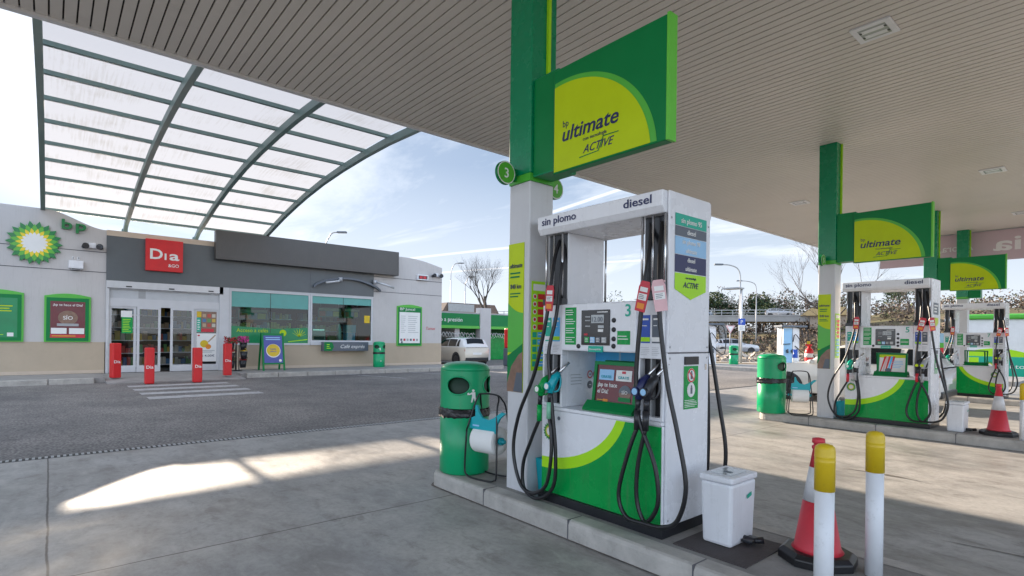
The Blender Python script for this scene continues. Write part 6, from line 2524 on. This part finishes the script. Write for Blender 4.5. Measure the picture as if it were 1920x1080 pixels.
    m.text(F, "Dia", 1.75, 4.22, 0.58, 0, BANNERT, 'l', 0.02, width=1.35)
    m.build("lettering", t)


# ================================================================== ASSEMBLE
setting()
canopy()
IY = 7.124
isl = [(0.0, 0.0, ""), (-0.11, IY, ""), (-0.2, 14.26, "")]
for k, (dx, dy, _) in enumerate(isl):
    island("pump_island", -4.62, -0.5 if k == 0 else -0.7, 2.86, 3.92, (dx, dy, 0))
for (dx, dy, _), n in zip(isl, (3, 5, 7)):
    column(-3.665 + dx, 3.07 + dy, n, n + 1)
column(-3.85, 20.9, 9, 10, poster=False)
for (dx, dy, _), lab in zip(isl, ("large green overhead sign with a lime dome above the nearest pump", "green overhead sign with a lime dome above the second pump", "green overhead sign with a lime dome above the farthest pump")):
    fuel_sign(-3.13 + dx, 3.07 + dy, 2.76, lab)
pump(3, -3.236, 3.085, 0.138, "nearest white and green fuel pump marked 3 with a maroon advert")
pump(5, -3.236 - 0.11, 3.085 + IY, 0.138, "second fuel pump marked 5 with a red and white advert", ad='light', side_full=False)
pump(7, -3.236 - 0.2, 3.085 + 14.26, 0.138, "farthest fuel pump marked 7 with its green curve mirrored", mirror=True, ad='none', side_full=False)
litter_bin(-4.37, 3.12, 0.138, "green litter bin with a black bag beside the nearest column", R(0))
litter_bin(-4.52, 2.98 + IY, 0.138, "green litter bin at the end of the second island", R(35))
towel_stand(-3.98, 3.12, 0.138, R(12), "black wire towel stand with a paper roll behind the nearest column")
towel_stand(-4.02, 2.98 + IY, 0.138, R(30), "black wire towel stand with a paper roll beside the second column")
bucket(-3.32, 3.27, 0.138, "teal bucket between the nearest column and pump 3")
bucket(-3.32 - 0.11, 3.27 + IY, 0.138, "teal bucket between the second column and pump 5")
m = MB()
m.box(-1.98, 3.06, 0.138, -1.50, 3.60, 0.145, DKFLOOR)
tag(m.build("floor_cover"), "dark square floor cover under the nearest white pedal bin", "cover")
pedal_bin(-1.79, 3.40, 0.1455, R(0), "white pedal bin on the dark cover beside the nearest pump")
pedal_bin(-1.83 - 0.05, 3.25 + IY, 0.138, R(0), "white pedal bin on the second island beside the cone")
traffic_cone(-1.29, 3.52, 0.138, "red and white cone on a black base by the nearest bollard", R(10))
traffic_cone(-1.42, 3.27 + IY, 0.138, "red and white cone at the end of the second island", R(30))
bollard(-1.035, 2.905, 0.137, 0.808, "white post with yellow cap in front of the near cone")
bollard(-1.005, 3.55, 0.137, 0.808, "white post with yellow cap right of the near cone")
bollard(-1.12, 2.97 + IY, 0.137, 0.778, "white post with yellow cap at the right edge of the picture")
shop()
litter_bin(-20.9, 10.5, 0.138, "green litter bin against the shop wall right of the service window", R(0))
glass_canopy()
car(-4.72, 14.85, 0.0, PI, CARW, CARW, "white car parked in the lane behind the second island", L=3.75, Wd=1.68, H=1.42)
background()
